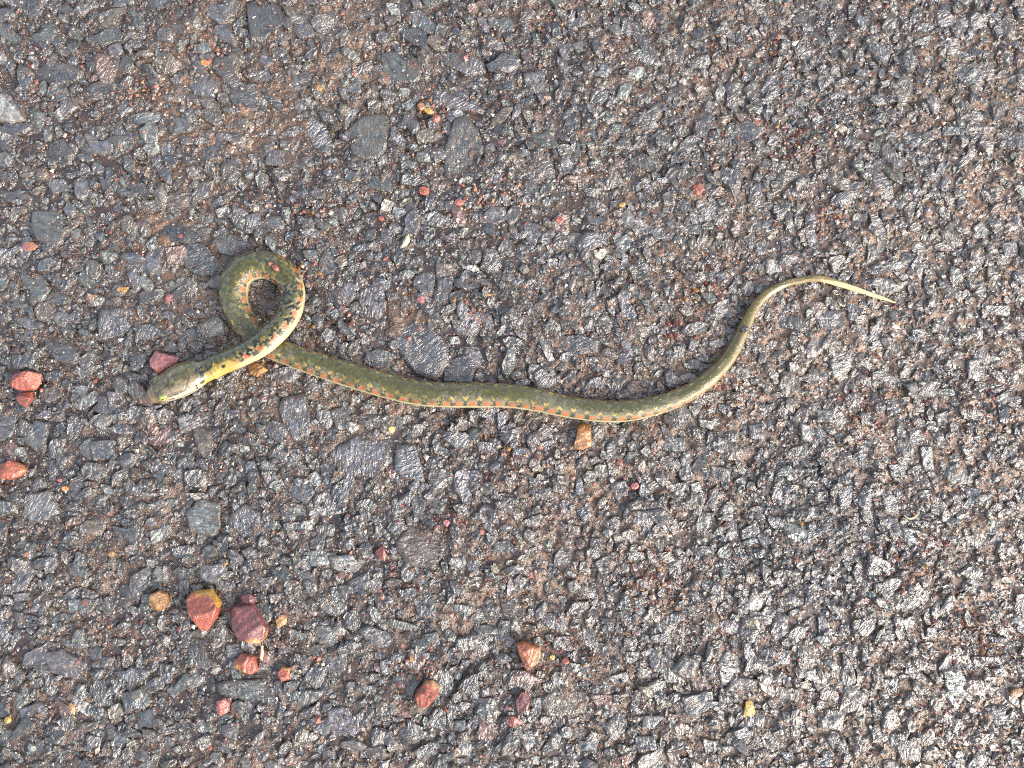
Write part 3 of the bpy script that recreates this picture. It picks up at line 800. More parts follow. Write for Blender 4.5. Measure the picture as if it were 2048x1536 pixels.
def small_stones(cs, M, ringt):
    ringt = np.array(ringt); n = len(cs)
    ang = (np.arange(M) / M * 2 * np.pi)[None] + rng.uniform(0, 6.28, (n, 1)) + rng.normal(0, 0.9 / M, (n, M))
    rad = 1 + rng.normal(0, 0.18, (n, M))
    el = rng.uniform(1.0, 2.1, n); th = rng.uniform(0, np.pi, n)
    px_, py_ = rad * np.cos(ang), rad * np.sin(ang)
    ux = px_ * el[:, None] ** 0.5; uy = py_ / el[:, None] ** 0.5
    ox = ux * np.cos(th)[:, None] - uy * np.sin(th)[:, None]; oy = ux * np.sin(th)[:, None] + uy * np.cos(th)[:, None]
    U = np.concatenate([np.zeros((n, 1)), (ringt[None, :, None] * ox[:, None]).reshape(n, -1)], 1)
    V = np.concatenate([np.zeros((n, 1)), (ringt[None, :, None] * oy[:, None]).reshape(n, -1)], 1)
    T = np.concatenate([[0], np.repeat(ringt, M)])[None] * np.ones((n, 1))
    Z = 1 + 0.4 * (U * rng.normal(size=(n, 1)) + V * rng.normal(size=(n, 1)))
    for _ in range(3):
        a = rng.uniform(0, 2 * np.pi, (n, 1)); s_ = rng.uniform(0.4, 1.4, (n, 1)); d0 = rng.uniform(0.1, 0.8, (n, 1))
        Z = np.minimum(Z, 1 + s_ * (d0 - (U * np.cos(a) + V * np.sin(a))))
    Z += rng.normal(0, 0.13, Z.shape)
    Z = Z * (1 - 0.85 * smooth(0.8, 1.02, T) ** 2)
    Hs = np.minimum(cs[:, 2] * rng.uniform(0.25, 0.7, n), 0.0014)
    zc = np.maximum(road_height(cs[:, 0], cs[:, 1]), water_level(cs[:, 0], cs[:, 1]) - 0.0002)
    Zw = Hs[:, None] * Z + zc[:, None] - 0.0001
    Zw[:, -M:] = -0.002
    SV = np.stack([cs[:, 0:1] + U * cs[:, 2:3], cs[:, 1:2] + V * cs[:, 2:3], Zw], -1)
    nvp = SV.shape[1]
    j = np.arange(M); jn = (j + 1) % M
    tf = [np.stack([0 * j, 1 + j, 1 + jn], 1)]
    for k in range(len(ringt) - 1):
        a0 = 1 + k * M; a1 = a0 + M
        tf += [np.stack([a0 + j, a1 + j, a1 + jn], 1), np.stack([a0 + j, a1 + jn, a0 + jn], 1)]
    tf = np.concatenate(tf)
    SF = (tf[None] + (np.arange(n) * nvp)[:, None, None]).reshape(-1, 3)
    keys = 'gbklptwr'
    prob = np.array([.2, .25, .24, .10, .07, .10, .012, .035])
    pick = rng.choice(len(keys), n, p=prob / prob.sum())
    base_t = np.array([TONES[k] for k in keys])[pick] * rng.uniform(0.55, 1.4, (n, 1)) * (1 + rng.normal(0, .035, (n, 3)))
    sl_ = (0.5 * silt_amount(cs[:, 0], cs[:, 1]) * rng.uniform(.2, 1, n))[:, None]
    base_t = base_t * (1 - sl_) + np.array([.23, .16, .10]) * sl_
    ST = np.repeat(np.clip(base_t, .01, .8), nvp, 0)
    rot = rng.uniform(0, 6.28, n); Lx, Ly = SV[..., 0], SV[..., 1]
    STX = np.stack([Lx * np.cos(rot)[:, None] - Ly * np.sin(rot)[:, None], Lx * np.sin(rot)[:, None] + Ly * np.cos(rot)[:, None], SV[..., 2] + rng.uniform(-2, 2, (n, 1))], -1).reshape(-1, 3)
    return SV.reshape(-1, 3), SF, ST, STX, T.ravel()
cs = scatter_small()
big_, tiny_ = cs[cs[:, 2] >= 9 * PX], cs[cs[:, 2] < 9 * PX]
sets = [small_stones(big_, 9, (.5, .82, 1., 1.15)), small_stones(tiny_, 6, (.62, 1., 1.2))] + rest
SV, SF, ST, STX, SFL = [], [], [], [], []
off = 0
for v, f, tn, tx, fl in sets:
    SV.append(v); SF.append(f + off); ST.append(tn); STX.append(tx); SFL.append(fl); off += len(v)
SV, SF, ST, STX, SFL = map(np.concatenate, (SV, SF, ST, STX, SFL))
print('small stones', len(cs), 'tris', len(SF))
link('small_stones', make_mesh('small_stones', SV, SF, {'tone': ('FLOAT_COLOR', ST), 'tex': ('FLOAT_VECTOR', STX), 'film': ('FLOAT', SFL)}, False), M_STONE, road, kind='stuff')

# ------------------------------------------------------------------ grit
CLUSTERS = [(1310, 1175, 55, 260), (1820, 1100, 60, 260), (1740, 810, 60, 260), (1370, 660, 32, 130), (1565, 98, 40, 130), (1600, 280, 45, 170), (1660, 440, 40, 120),
            (965, 385, 45, 110), (545, 690, 40, 60), (1025, 915, 38, 110), (900, 1060, 35, 70), (790, 1175, 35, 80), (830, 1325, 40, 120), (630, 1325, 34, 60),
            (440, 110, 40, 90), (280, 180, 40, 80), (1000, 85, 35, 60), (1105, 1300, 40, 60), (1960, 800, 60, 150), (2000, 1300, 60, 150), (1920, 1240, 60, 170),
            (880, 225, 40, 60), (620, 545, 26, 60), (610, 420, 40, 70), (930, 620, 40, 60), (1440, 560, 50, 90), (1380, 600, 30, 60), (1460, 790, 40, 70),
            (1270, 940, 40, 60), (690, 640, 30, 50), (60, 120, 40, 40), (1090, 30, 50, 60), (1450, 100, 60, 90), (1430, 280, 50, 100), (1170, 1290, 60, 60), (1900, 1440, 70, 120)]
gpx, gpy, gr, gcat = [], [], [], []
for cx, cy, sp, cnt in CLUSTERS:
    cnt = int(cnt * .6); sp *= 1.25
    gpx.append(rng.normal(cx, sp * .55, cnt)); gpy.append(rng.normal(cy, sp * .45, cnt)); gr.append(rng.gamma(4, 0.55, cnt) + .8); gcat.append(np.ones(cnt))
NG = 34000
bx_ = rng.uniform(-150, 2200, NG * 2); keep = rng.uniform(size=NG * 2) < (0.38 + 0.62 * np.clip(bx_ / 2048, 0, 1)); bx_ = bx_[keep][:NG]
gpx.append(bx_); gpy.append(rng.uniform(-150, 1690, len(bx_))); gr.append(rng.gamma(3.2, 0.5, len(bx_)) + .7); gcat.append(np.zeros(len(bx_)))
gpx, gpy, gr, gcat = map(np.concatenate, (gpx, gpy, gr, gcat))
n = len(gpx); gp = P(gpx, gpy, 0.0006)
GT = np.array([(.27, .09, .06), (.17, .065, .05), (.36, .19, .07), (.34, .15, .10), (.45, .38, .28), (.10, .11, .12), (.16, .10, .07), (.05, .05, .055), (.55, .5, .42)])
pr_c = np.array([.28, .2, .12, .2, .04, .05, .1, 0, .01]); pr_b = np.array([.04, .03, .012, .07, .05, .28, .26, .22, .02])
pick = np.where(gcat > 0, rng.choice(9, n, p=pr_c / pr_c.sum()), rng.choice(9, n, p=pr_b / pr_b.sum()))
gt = GT[pick] * rng.uniform(.65, 1.35, (n, 1))
octa = np.array([(1, 0, 0), (0, 1, 0), (-1, 0, 0), (0, -1, 0), (0, 0, 1), (0, 0, -1)], float)
of = np.array([(0, 1, 4), (1, 2, 4), (2, 3, 4), (3, 0, 4), (1, 0, 5), (2, 1, 5), (3, 2, 5), (0, 3, 5)])
vv = octa[None] * rng.uniform(.65, 1.35, (n, 6, 1)) + rng.normal(0, .22, (n, 6, 3))
a = rng.uniform(0, 6.28, n); ca, sa = np.cos(a)[:, None], np.sin(a)[:, None]
vx = vv[..., 0] * ca - vv[..., 1] * sa; vy = vv[..., 0] * sa + vv[..., 1] * ca
rr = (gr * PX)[:, None]
lift = np.maximum(road_height(gp[:, 0], gp[:, 1]), -0.0004)
io = np.clip(((gp[:, 0] - OX0) / OS).astype(int), 0, OW - 1); jo = np.clip(((gp[:, 1] - OY0) / OS).astype(int), 0, OH - 1)
lift = lift + occ[jo, io] * rng.uniform(0.0002, 0.0010, n)
gv_ = np.stack([gp[:, 0:1] + vx * rr, gp[:, 1:2] + vy * rr, lift[:, None] + rr * .5 + vv[..., 2] * rr * .8], -1).reshape(-1, 3)
gf = (of[None] + (np.arange(n) * 6)[:, None, None]).reshape(-1, 3)
link('grit', make_mesh('grit', gv_, gf, {'tone': ('FLOAT_COLOR', np.repeat(np.clip(gt, 0, .8), 6, 0))}, False), M_GRIT, road, kind='stuff')

# ------------------------------------------------------------------ loose pebbles
RED, DRED, ORA, YEL, TAN, PNK, MAR, BRN = (.33, .085, .048), (.19, .05, .035), (.42, .16, .045), (.52, .30, .06), (.36, .20, .085), (.36, .13, .12), (.165, .055, .05), (.26, .12, .035)
def circ(cx, cy, r, q=1.0, a=0.0, n=8):
    t = np.linspace(0, 2 * np.pi, n, endpoint=False); x, y = r * np.cos(t), r * q * np.sin(t)
    return [c for k in range(n) for c in (cx + x[k] * math.cos(a) - y[k] * math.sin(a), cy + x[k] * math.sin(a) + y[k] * math.cos(a))]
PEBBLES = [
 ([20,760,28,748,60,741,82,748,80,765,70,780,40,782,20,772], RED, ORA, .62, 'orange-red angular pebble at the left edge, largest of the left-hand trio'),
 ([32,798,42,784,64,784,66,798,52,816,38,808], DRED, RED, .6, 'dark red pebble tucked just below the orange-red angular pebble at the left edge'),
 ([-6,930,20,919,48,929,54,942,40,954,20,960,-6,957], RED, BRN, .6, 'reddish pebble with brown top cut by the left edge of the picture'),
 ([300,720,310,702,356,714,355,727,330,744,318,750,303,735], PNK, ORA, .6, 'pinkish red wedge of stone touching the top of the snake head'),
 ([492,723,507,724,524,729,537,740,528,746,514,754,500,748], BRN, YEL, .6, 'amber brown pebble lying below the snake neck where the body crosses'),
 (circ(319,1201,21,1.0), TAN, BRN, .75, 'round tan pebble, leftmost of the pebble group at lower left'),
 ([373,1197,383,1184,424,1176,444,1206,434,1238,414,1262,400,1261,380,1224], RED, YEL, .62, 'big orange pebble with a bright yellow upper corner'),
 ([462,1217,467,1211,507,1207,524,1231,537,1254,534,1274,520,1289,477,1281,462,1254], MAR, DRED, .5, 'largest maroon pebble with yellow chipped lower rim'),
 ([480,1191,500,1186,512,1194,507,1211,483,1211], MAR, DRED, .7, 'small dark maroon pebble touching the top of the largest maroon pebble'),
 ([467,1324,484,1306,510,1311,517,1341,504,1349,470,1336], RED, YEL, .6, 'red brown pebble with yellow edge below the largest maroon pebble'),
 ([555,1344,564,1334,579,1336,580,1358,564,1364,557,1354], RED, ORA, .65, 'small red pebble with orange corner above the grey green stone'),
 ([550,1241,560,1229,575,1229,572,1248,554,1259], TAN, DRED, .35, 'flat dull brown chip right of the largest maroon pebble'),
 ([432,1401,450,1396,460,1404,457,1424,440,1433,432,1418], PNK, RED, .65, 'small salmon red faceted pebble, lowest of the lower left group'),
 ([1030,1286,1047,1282,1082,1291,1082,1314,1073,1328,1053,1343,1047,1334,1037,1308], (.29,.09,.035), BRN, .62, 'smooth amber and tan wedge shaped pebble at bottom centre'),
 ([828,1391,850,1361,865,1361,881,1373,873,1394,853,1416,833,1413], RED, PNK, .75, 'upright salmon pink block of stone beside a dark slate chip'),
 ([1030,1401,1043,1383,1058,1388,1060,1408,1053,1424,1033,1423], MAR, ORA, .4, 'oval maroon chip with orange rim below the amber wedge pebble'),
 ([1008,1434,1027,1431,1047,1448,1027,1456,1012,1448], DRED, PNK, .4, 'crumbly dark red lump just below the oval maroon chip'),
 ([1157,849,1181,847,1185,893,1161,901,1145,897,1153,865], BRN, ORA, .38, 'orange brown crumbly lump touching the lower side of the snake body'),
 ([750,1103,766,1087,774,1111,770,1123,754,1119], DRED, PNK, .5, 'rough brick red lump above the pebbles in a dark hollow'),
 ([1385,372,1400,364,1414,384,1405,394,1388,388], RED, PNK, .3, 'flat bright red chip on pale asphalt above the tail curve'),
 ([1496,235,1506,230,1519,240,1516,250,1505,245], RED, ORA, .35, 'small orange red chip lying on a dark stone at upper right'),
 (circ(842,213,8.5), BRN, RED, .8, 'round red brown bead, topmost of three in a row'),
 (circ(858,222,11,.55,.4), ORA, YEL, .5, 'orange yellow chip between two red brown beads'),
 (circ(872,237,9.5,.9), RED, BRN, .8, 'round red bead, lowest of three in a row'),
 (circ(842,598,9.5,.95), RED, PNK, .6, 'red grain below a blue slate stone with a white vein'),
 (circ(848,381,11,.85), RED, BRN, .5, 'brick red grain in a hollow below the big green grey stone'),
 ([228,581,238,574,258,574,250,584,236,589], YEL, ORA, .4, 'orange yellow chip left of the snake loop'),
 (circ(338,596,10,.8,-.3), PNK, RED, .45, 'pink chip between the orange chip and the snake loop'),
 (circ(130,977,7,.85), ORA, YEL, .6, 'tiny orange grain right of the pebble cut by the left edge'),
 (circ(119,960,6.5,.7,.5), DRED, RED, .6, 'tiny dark red grain beside the tiny orange grain'),
 ([400,120,408,117,422,124,416,131,402,130], YEL, ORA, .5, 'yellow orange chip at the top left of the picture'),
 (circ(639,175,7.5), TAN, ORA, .8, 'tan rounded grain near the top between dark stones'),
 (circ(783,859,7,1.0), (.6,.48,.14), YEL, .5, 'pale yellow crumb just below the middle of the snake'),
 (circ(436,644,7.5,.9), RED, PNK, .7, 'red grain just left of the snake loop'),
 (circ(804,1012,7,.9,.5), RED, ORA, .5, 'bright red chip on slate below the snake, alone'),
 (circ(893,1046,9,.8,.6), PNK, DRED, .6, 'pinkish grain, upper left of a red grain cluster'),
 (circ(910,1061,9,.8), TAN, RED, .5, 'tan and red grain in the middle of a red grain cluster'),
 (circ(963,1064,7,.8), PNK, RED, .5, 'salmon grain right of the red grain cluster'),
 (circ(1270,972,9,.9), PNK, RED, .5, 'salmon red grain between dark slate and a streaked blue stone'),
 ([1492,1404,1503,1400,1512,1425,1500,1443,1487,1433], (.52,.34,.09), YEL, .14, 'thin ochre yellow clay smear on the asphalt at lower right'),
 (circ(1105,1315,5.5), (.6,.45,.12), YEL, .6, 'tiny yellow grain right of the amber wedge pebble'),
 (circ(1131,1323,8.5,.75,.3), RED, DRED, .5, 'red grain right of the tiny yellow grain'),
 (circ(15,1440,7.5), (.5,.34,.08), ORA, .7, 'round yellow grain at the bottom left edge'),
 ([42,494,50,484,66,483,77,492,68,500,50,503], PNK, BRN, .4, 'pink chip with brown side below the big grey stone at left'),
 (circ(222,1107,8.5,.8,.5), BRN, DRED, .7, 'brown bead on asphalt above the round tan pebble'),
 ([128,1412,140,1406,150,1414,148,1430,134,1424], TAN, YEL, .25, 'flat tan crumb at the lower left'),
 (circ(359,1258,7.5,.7,-.3), DRED, RED, .6, 'small dark red grain left of the big orange pebble tip'),
 (circ(528,1315,9,.6,-.9), RED, DRED, .4, 'thin red sliver right of the red brown pebble with yellow edge'),
 (circ(1119,439,8,.9), RED, PNK, .5, 'red grain on dark asphalt right of centre top'),
 (circ(1245,409,8,.6,-.4), YEL, ORA, .5, 'elongated yellow orange grain above the white quartz chip'),
 (circ(918,404,10,.75), RED, PNK, .35, 'flat red chip in reddish silt below the big green grey stone'),
 (circ(762,436,6.5,.8), RED, ORA, .6, 'red grain above the pinkish stone right of the loop'),
 (circ(771,519,6.5,.9), RED, MAR, .6, 'dark red grain right of the snake loop near brown stone'),
 (circ(360,471,6,.8), DRED, RED, .6, 'tiny dark red grain above the snake loop'),
 (circ(2034,1386,16,.6,-.4), BRN, ORA, .35, 'amber brown chip at the right edge near the bottom'),
 (circ(1601,1410,9,.6,.9), DRED, MAR, .5, 'glossy dark red grain in a black hollow at lower right'),
]
SIDE = {PEBBLES[3][4]: (-.2, -.9, -.2, (.45, .11, .04)), PEBBLES[6][4]: (.5, .85, -.3, (.46, .24, .04)), PEBBLES[7][4]: (.5, -.8, -.52, (.5, .2, .05)),
        PEBBLES[9][4]: (-.5, -.8, -.15, (.55, .28, .05)), PEBBLES[10][4]: (.6, .7, -.35, (.5, .25, .06)), PEBBLES[13][4]: (.75, -.3, .0, (.36, .18, .075)),
        PEBBLES[14][4]: (.4, .7, -.2, (.38, .2, .1)), PEBBLES[4][4]: (.3, -.3, .1, (.34, .17, .035)), PEBBLES[0][4]: (-.7, .3, -.3, (.2, .05, .04))}
for i, (pts, c1, c2, hf, label) in enumerate(PEBBLES):
    ppx = np.array(pts, float).reshape(-1, 2)
    ppx = ppx
    w = math.sqrt(area(ppx)) * PX
    H = max(0.0010, hf * w)
    poly = P(ppx[:, 0], ppx[:, 1], 0.0008 + H * 0.35)[:, :2]
    c, v, f, tex, film = rock(poly, H * 0.62, 64, rings=(.12, .24, .36, .48, .58, .68, .77, .85, .91, .96, 1.0), seed=400 + i, facets=7, flat=0.62, steep=1.05, rough=0.035,
                        skirt=((.99, -H * .12), (.93, -H * .26), (.8, -H * .4)), tilt=0.25, base=H * 0.38, jag=0.03, rim=0.35)
    tone = np.tile(np.array(c1), (len(v), 1)); tone2 = np.tile(np.array(c2), (len(v), 1))
    if label in SIDE:
        d = SIDE[label]; uvp = v[:, :2] / (w / 2)
        m = smooth(.28, .5, uvp @ np.array(d[:2]) + d[2] + .28 * fbm2(uvp[:, 0] * 3 + i, uvp[:, 1] * 3, 3, i))[:, None]
        tone = tone * (1 - m) + np.array(d[3]) * m; tone2 = tone
    me = make_mesh('pebble', v, f, {'tone': ('FLOAT_COLOR', tone), 'tone2': ('FLOAT_COLOR', tone2), 'tex': ('FLOAT_VECTOR', tex)}, False)
    o = link('pebble', me, M_LAT, None, label=label, category='pebble', group='loose reddish pebbles and grains on the asphalt')
    o.location = (c[0], c[1], 0.0002)

# ------------------------------------------------------------------ the snake
# control points from snout to tail tip: photo x, photo y, half width (px), centre height (mm), roll (deg, + shows its left side)
SN = [(296,797,3,3.2,20),(312,787,17,3.6,20),(331,776,26,4.2,20),(352,765,30,4.6,20),(372,756,33,4.8,20),(392,748,32,4.8,20),(412,740,27,4.9,24),(440,728,22.5,5.6,36),(480,711,22.5,8.2,38),(520,690,23,10.4,37),
 (554,661,23,10.0,34),(577,630,23,7.2,28),(586,595,23.5,4.8,16),(578,562,25,4.1,4),(558,541,26.5,4.0,-6),(530,530,27,4.0,-12),(500,534,27.5,4.0,-14),(477,551,28,4.0,-14),(467,580,28,4.0,-12),(471,612,26,4.0,-9),
 (487,644,24,3.9,-4),(510,672,23,3.9,2),(540,692,22.5,3.9,8),(575,707,22.5,4.0,17),(615,722,23,4.0,17),(665,739,24,4.1,17),(720,756,24.5,4.1,17),(780,773,24.5,4.2,17),(840,786,24.5,4.2,17),(900,790,24.5,4.2,17),
 (960,790,24.5,4.2,17),(1020,792,23.5,4.2,17),(1080,801,22.5,4.1,17),(1130,812,21.5,4.0,17),(1190,821,21.5,3.9,17),(1250,822,20.5,3.8,17),(1310,811,19,3.6,17),(1362,793,17.2,3.4,10),(1410,764,15.8,3.2,8),(1446,729,14.6,3.0,6),
 (1471,692,13,2.8,4),(1490,652,11.5,2.6,2),(1509,616,10,2.4,0),(1534,588,8.8,2.2,0),(1568,569,7.6,2.0,0),(1604,560,6.8,1.9,4),(1634,557,6.6,2.2,20),(1650,559,6.4,1.9,80),(1690,571,6.2,1.8,140),(1730,585,5.2,1.8,150),(1764,596,3.6,1.7,150),(1790,605,1.2,1.7,150)]
SN = np.array(SN, float)
def catmull(arr, per):
    p = np.concatenate([[2 * arr[0] - arr[1]], arr, [2 * arr[-1] - arr[-2]]])
    out = []
    for k in range(1, len(p) - 2):
        t = np.linspace(0, 1, per, endpoint=False)[:, None]
        a, b, c, d = p[k - 1], p[k], p[k + 1], p[k + 2]
        out.append(0.5 * ((2 * b) + (c - a) * t + (2 * a - 5 * b + 4 * c - d) * t ** 2 + (3 * b - a - 3 * c + d) * t ** 3))
    out.append(arr[-1:]); return np.concatenate(out)
dense = catmull(SN, 40)
sl = np.concatenate([[0], np.cumsum(np.hypot(np.diff(dense[:, 0]), np.diff(dense[:, 1])))])
LEN = sl[-1]
DS = 1.3
head_s = np.array([0, .25, .7, 1.3, 2.0])
ss_ = np.concatenate([head_s, np.arange(2.9, LEN, DS)])
spt = np.stack([np.interp(ss_, sl, dense[:, k]) for k in range(5)], 1)
print('snake length px', LEN)
NR, NA = len(ss_), 112
cen = P(spt[:, 0], spt[:, 1], spt[:, 3] * MM - 0.0001 + 0.0011 * (1 - smooth(90, 190, ss_)))
Tn = np.gradient(cen, axis=0); Tn /= np.linalg.norm(Tn, axis=1)[:, None]
up = np.array([0, 0, 1.0])
side = np.cross(up, Tn); side /= np.linalg.norm(side, axis=1)[:, None]      # direction of travel is head -> tail; this points to the snake's left... (see below)
upv = np.cross(Tn, side)
LEFT = -side                                                             # heading is -T, so its left is up x heading = -side
hw = spt[:, 2] * PX * np.where(ss_ < 2.9, 1, 1)
round_nose = np.sqrt(np.clip(1 - (1 - np.clip(ss_ / 9, 0, 1)) ** 2, 0.02, 1))
hw = np.interp(ss_, [0, 3, 8, 15, 24, 34, 48, 64, 78, 92, 106, 118, 130, 142], [2.0, 9, 14.5, 18.5, 22.5, 26, 29.5, 32.5, 33.2, 32, 29, 25.5, 23, 22.5]) * PX * (ss_ < 142) + hw * (ss_ >= 142)
isb = smooth(100, 150, ss_)
hh = hw * (0.70 * (1 - isb) + 0.84 * isb)
hh = np.where(ss_ < 40, hw * np.interp(ss_, [0, 10, 25, 40], [.8, .72, .66, .68]), hh)
roll = np.radians(spt[:, 4])
g = 1 - smooth(105, 170, ss_)                                            # the head itself is rolled, further back only the pattern is
phi = np.linspace(-np.pi, np.pi, NA, endpoint=False)                      # 0 = back, + = left side, pi = belly
S, PH = np.meshgrid(ss_, phi, indexing='ij')
expo = np.where(ss_ < 120, 0.82, 0.92)[:, None]
sx = np.sign(np.sin(PH)) * np.abs(np.sin(PH)) ** expo
cz = np.sign(np.cos(PH)) * np.abs(np.cos(PH)) ** expo
cz = np.where(cz < -0.62, -0.62 + (cz + 0.62) * 0.35, cz)                 # flat belly
# eyebrow and cheek shaping on the head
brow = np.exp(-((S - 36) / 13) ** 2) * np.exp(-((np.abs(PH) - 0.80) / 0.30) ** 2)
pit = np.exp(-((S - 34) / 8.5) ** 2) * np.exp(-((np.abs(PH) - 1.16) / 0.26) ** 2)
cheek = np.exp(-((S - 80) / 26) ** 2) * np.exp(-((np.abs(PH) - 1.5) / 0.35) ** 2)
rs = 1 + 0.085 * brow - 0.07 * pit + 0.03 * cheek
PHC = PH + ((1 - g) * 0)[:, None] - ((1 - g) * -roll)[:, None]            # pattern angle on the body
PHC = (PHC + np.pi) % (2 * np.pi) - np.pi
# scales: diamond lattice over the back and sides, broad plates under the belly
fat = np.maximum(hw / PX, 3)[:, None]
rows = 46.0
uu = S / 3.1; vv_ = PHC / (2 * np.pi) * rows
a1 = uu * 0.5 + vv_ * 0.5; a2 = uu * 0.5 - vv_ * 0.5
i1, i2 = np.floor(a1 + .5), np.floor(a2 + .5)
d1, d2 = a1 - i1, a2 - i2
edge = np.maximum(np.abs(d1), np.abs(d2)) * 2                              # 0 centre .. 1 rim
along = d1 + d2                                                           # -1 head end .. 1 tail end
sid = hash3(i1.astype(np.int64), i2.astype(np.int64), np.zeros_like(i1, dtype=np.int64), 3)
sid2 = hash3(i1.astype(np.int64), i2.astype(np.int64), np.ones_like(i1, dtype=np.int64), 9)
cS = (i1 + i2) * 3.1; cV = (i1 - i2) / rows * 2 * np.pi                    # scale centre
ventral = smooth(2.0, 2.12, np.abs(PHC))
bodym = smooth(118, 140, S)
relief = (1 - edge ** 3) * 0.00009 + along * 0.00004
keel = np.exp(-((d1 - d2) / 0.14) ** 2) * 0.00003
plate = np.abs(((S / 6.5) % 1) - 0.5)
wet_refl_n = fbm2(S / 46.0 + 4, PHC * 1.1, 3, 91) + 0.5 * fbm2(S / 11.0, PHC * 4, 2, 97)
wet_refl = smooth(0.0, 0.14, wet_refl_n + 0.75 * np.exp(-((PH + .15) / 0.62) ** 2) - 0.38)  # water film patches that also carry the painted overhead reflection
wet_refl = np.where(S < 125, np.maximum(wet_refl, 0.7), wet_refl)
scale_h = bodym * ((1 - ventral) * (relief + keel) * (1 - 0.45 * wet_refl) + ventral * (0.00012 * (plate < 0.08) * -1)) * np.clip(fat / 22, .3, 1)
# head plates: seams between the big shields
def seam(points, w=1.0):
    """distance to polyline in (s, lateral px) head coordinates"""
    lat = PH / (np.pi / 2) * 26
    best = np.full(S.shape, 1e9)
    for (s0, l0), (s1, l1) in zip(points[:-1], points[1:]):
        e0, e1 = s1 - s0, l1 - l0
        t = np.clip(((S - s0) * e0 + (lat - l0) * e1) / (e0 * e0 + e1 * e1), 0, 1)
        best = np.minimum(best, np.hypot(S - s0 - t * e0, lat - l0 - t * e1))
    return np.exp(-(best / w) ** 2)
SEAMS = [[(14, -9), (14, 9)], [(24, -10), (24, 10)], [(14, 0), (24, 0)], [(24, -10), (30, -6), (56, -5), (62, 0), (56, 5), (30, 6), (24, 10)], [(62, 0), (98, 0)],
         [(56, -5), (54, -16), (80, -20), (98, -6), (98, 6), (80, 20), (54, 16), (56, 5)], [(30, 6), (26, 15), (44, 17), (54, 16)], [(30, -6), (26, -15), (44, -17), (54, -16)], [(5, -8), (14, -9), (24, -10)], [(5, 8), (14, 9), (24, 10)]]
for sgn in (1, -1):
    SEAMS += [[(k, sgn * 27), (k + 1, sgn * 36)] for k in (14, 24, 44, 56, 68, 82)]
    SEAMS += [[(54, sgn * 16), (58, sgn * 25)], [(70, sgn * 19), (74, sgn * 27)], [(88, sgn * 15), (92, sgn * 26)], [(10, sgn * 27), (44, sgn * 28), (96, sgn * 29)]]
sm = np.zeros(S.shape)
headm = 1 - smooth(108, 124, S)
hmask = S < 126
for sp_ in SEAMS: sm = np.maximum(sm, seam(sp_, 0.9))
sm = sm * headm
mouth = np.exp(-((np.abs(PH) - (1.72 - 0.10 * smooth(20, 95, S))) / 0.035) ** 2) * (S > 4) * (S < 96)
disp = scale_h - 0.00022 * sm - 0.00016 * mouth + headm * 0.00006 * fbm2(S / 9.0, PH * 5, 3, 41) + 0.0001 * bodym * vnoise2(S / 20, PH * 2, 5)
hwA, hhA = hw[:, None] * rs, hh[:, None] * rs
lx, lz = sx * hwA, cz * hhA
rl = np.hypot(lx, lz) + 1e-9
lx, lz = lx * (1 + disp / rl), lz * (1 + disp / rl)
gr_ = (g * roll)[:, None]
# roll so that the left side turns up
lx2 = lx * np.cos(gr_) - lz * np.sin(gr_) ; lz2 = lx * np.sin(gr_) + lz * np.cos(gr_)
VX = cen[:, None, :] + LEFT[:, None, :] * lx2[..., None] + upv[:, None, :] * lz2[..., None]
# ---- colour
def c3(*v): return np.array(v, float)
OL, OLD = c3(.115, .105, .034), c3(.045, .042, .022)
GREY = c3(.165, .155, .085)  # dry scales, greyed by sky reflection put into the colour
shape = S.shape
w_ = lambda m: m[..., None]
colr = np.zeros(shape + (3,)) + GREY
colr = colr * (1 - w_(0.55 * smooth(.35, .75, sid))) + OLD * w_(0.55 * smooth(.35, .75, sid))
apV = np.abs(cV); lat = np.abs(PHC)
flank = smooth(0.55, 0.95, apV)
FL = c3(.31, .245, .115)
colr = colr * (1 - w_(.75 * flank)) + FL * w_(.75 * flank)
CREAM = c3(.50, .42, .25)
front = 1 - smooth(900, 1500, S)
tail = smooth(1480, 1780, S)
period = 27.0
sgn = np.where(cV > 0, 1.0, -1.0)
phase = (cS / period + 0.23 * (sgn > 0)) % 1
inlat = np.exp(-((apV - 1.10) / 0.25) ** 2)
spot_o = smooth(.30, .45, inlat) * (np.abs(phase - .5) < .23)
spot_k = smooth(.25, .4, np.exp(-((apV - 1.13) / 0.30) ** 2)) * ((phase < .20) | (phase > .86))
spot_y = (np.abs(apV - 0.66) < 0.12) * ((np.abs(((phase + .5) % 1) - .5) < .17))
lower = smooth(1.36, 1.5, lat)
colr = colr * (1 - w_(.85 * spot_y)) + c3(.52, .37, .09) * w_(.85 * spot_y)
kk = spot_k * (0.85 * (1 - smooth(1450, 1720, S))) * (sid2 > .22)
colr = colr * (1 - w_(kk)) + c3(.022, .021, .018) * w_(kk)
oo = spot_o * (0.92 * (1 - 0.75 * smooth(1580, 1800, S))) * (sid2 > .06)
colr = colr * (1 - w_(oo)) + c3(.56, .145, .045) * w_(oo)
# paler front flank with bold checkering towards the neck
fr = 1 - smooth(300, 560, S)
chk = fr * smooth(.6, .9, apV) * (1 - spot_o) * (1 - spot_k)
colr = colr * (1 - w_(.55 * chk)) + c3(.52, .43, .21) * w_(.55 * chk)
dk = (fr * 0.8 + 0.45 * front) * (sid2 > .64) * (apV < 1.2)
colr = colr * (1 - w_(dk)) + c3(.03, .03, .024) * w_(dk)
colr = colr * (1 - w_(lower)) + CREAM * w_(lower)
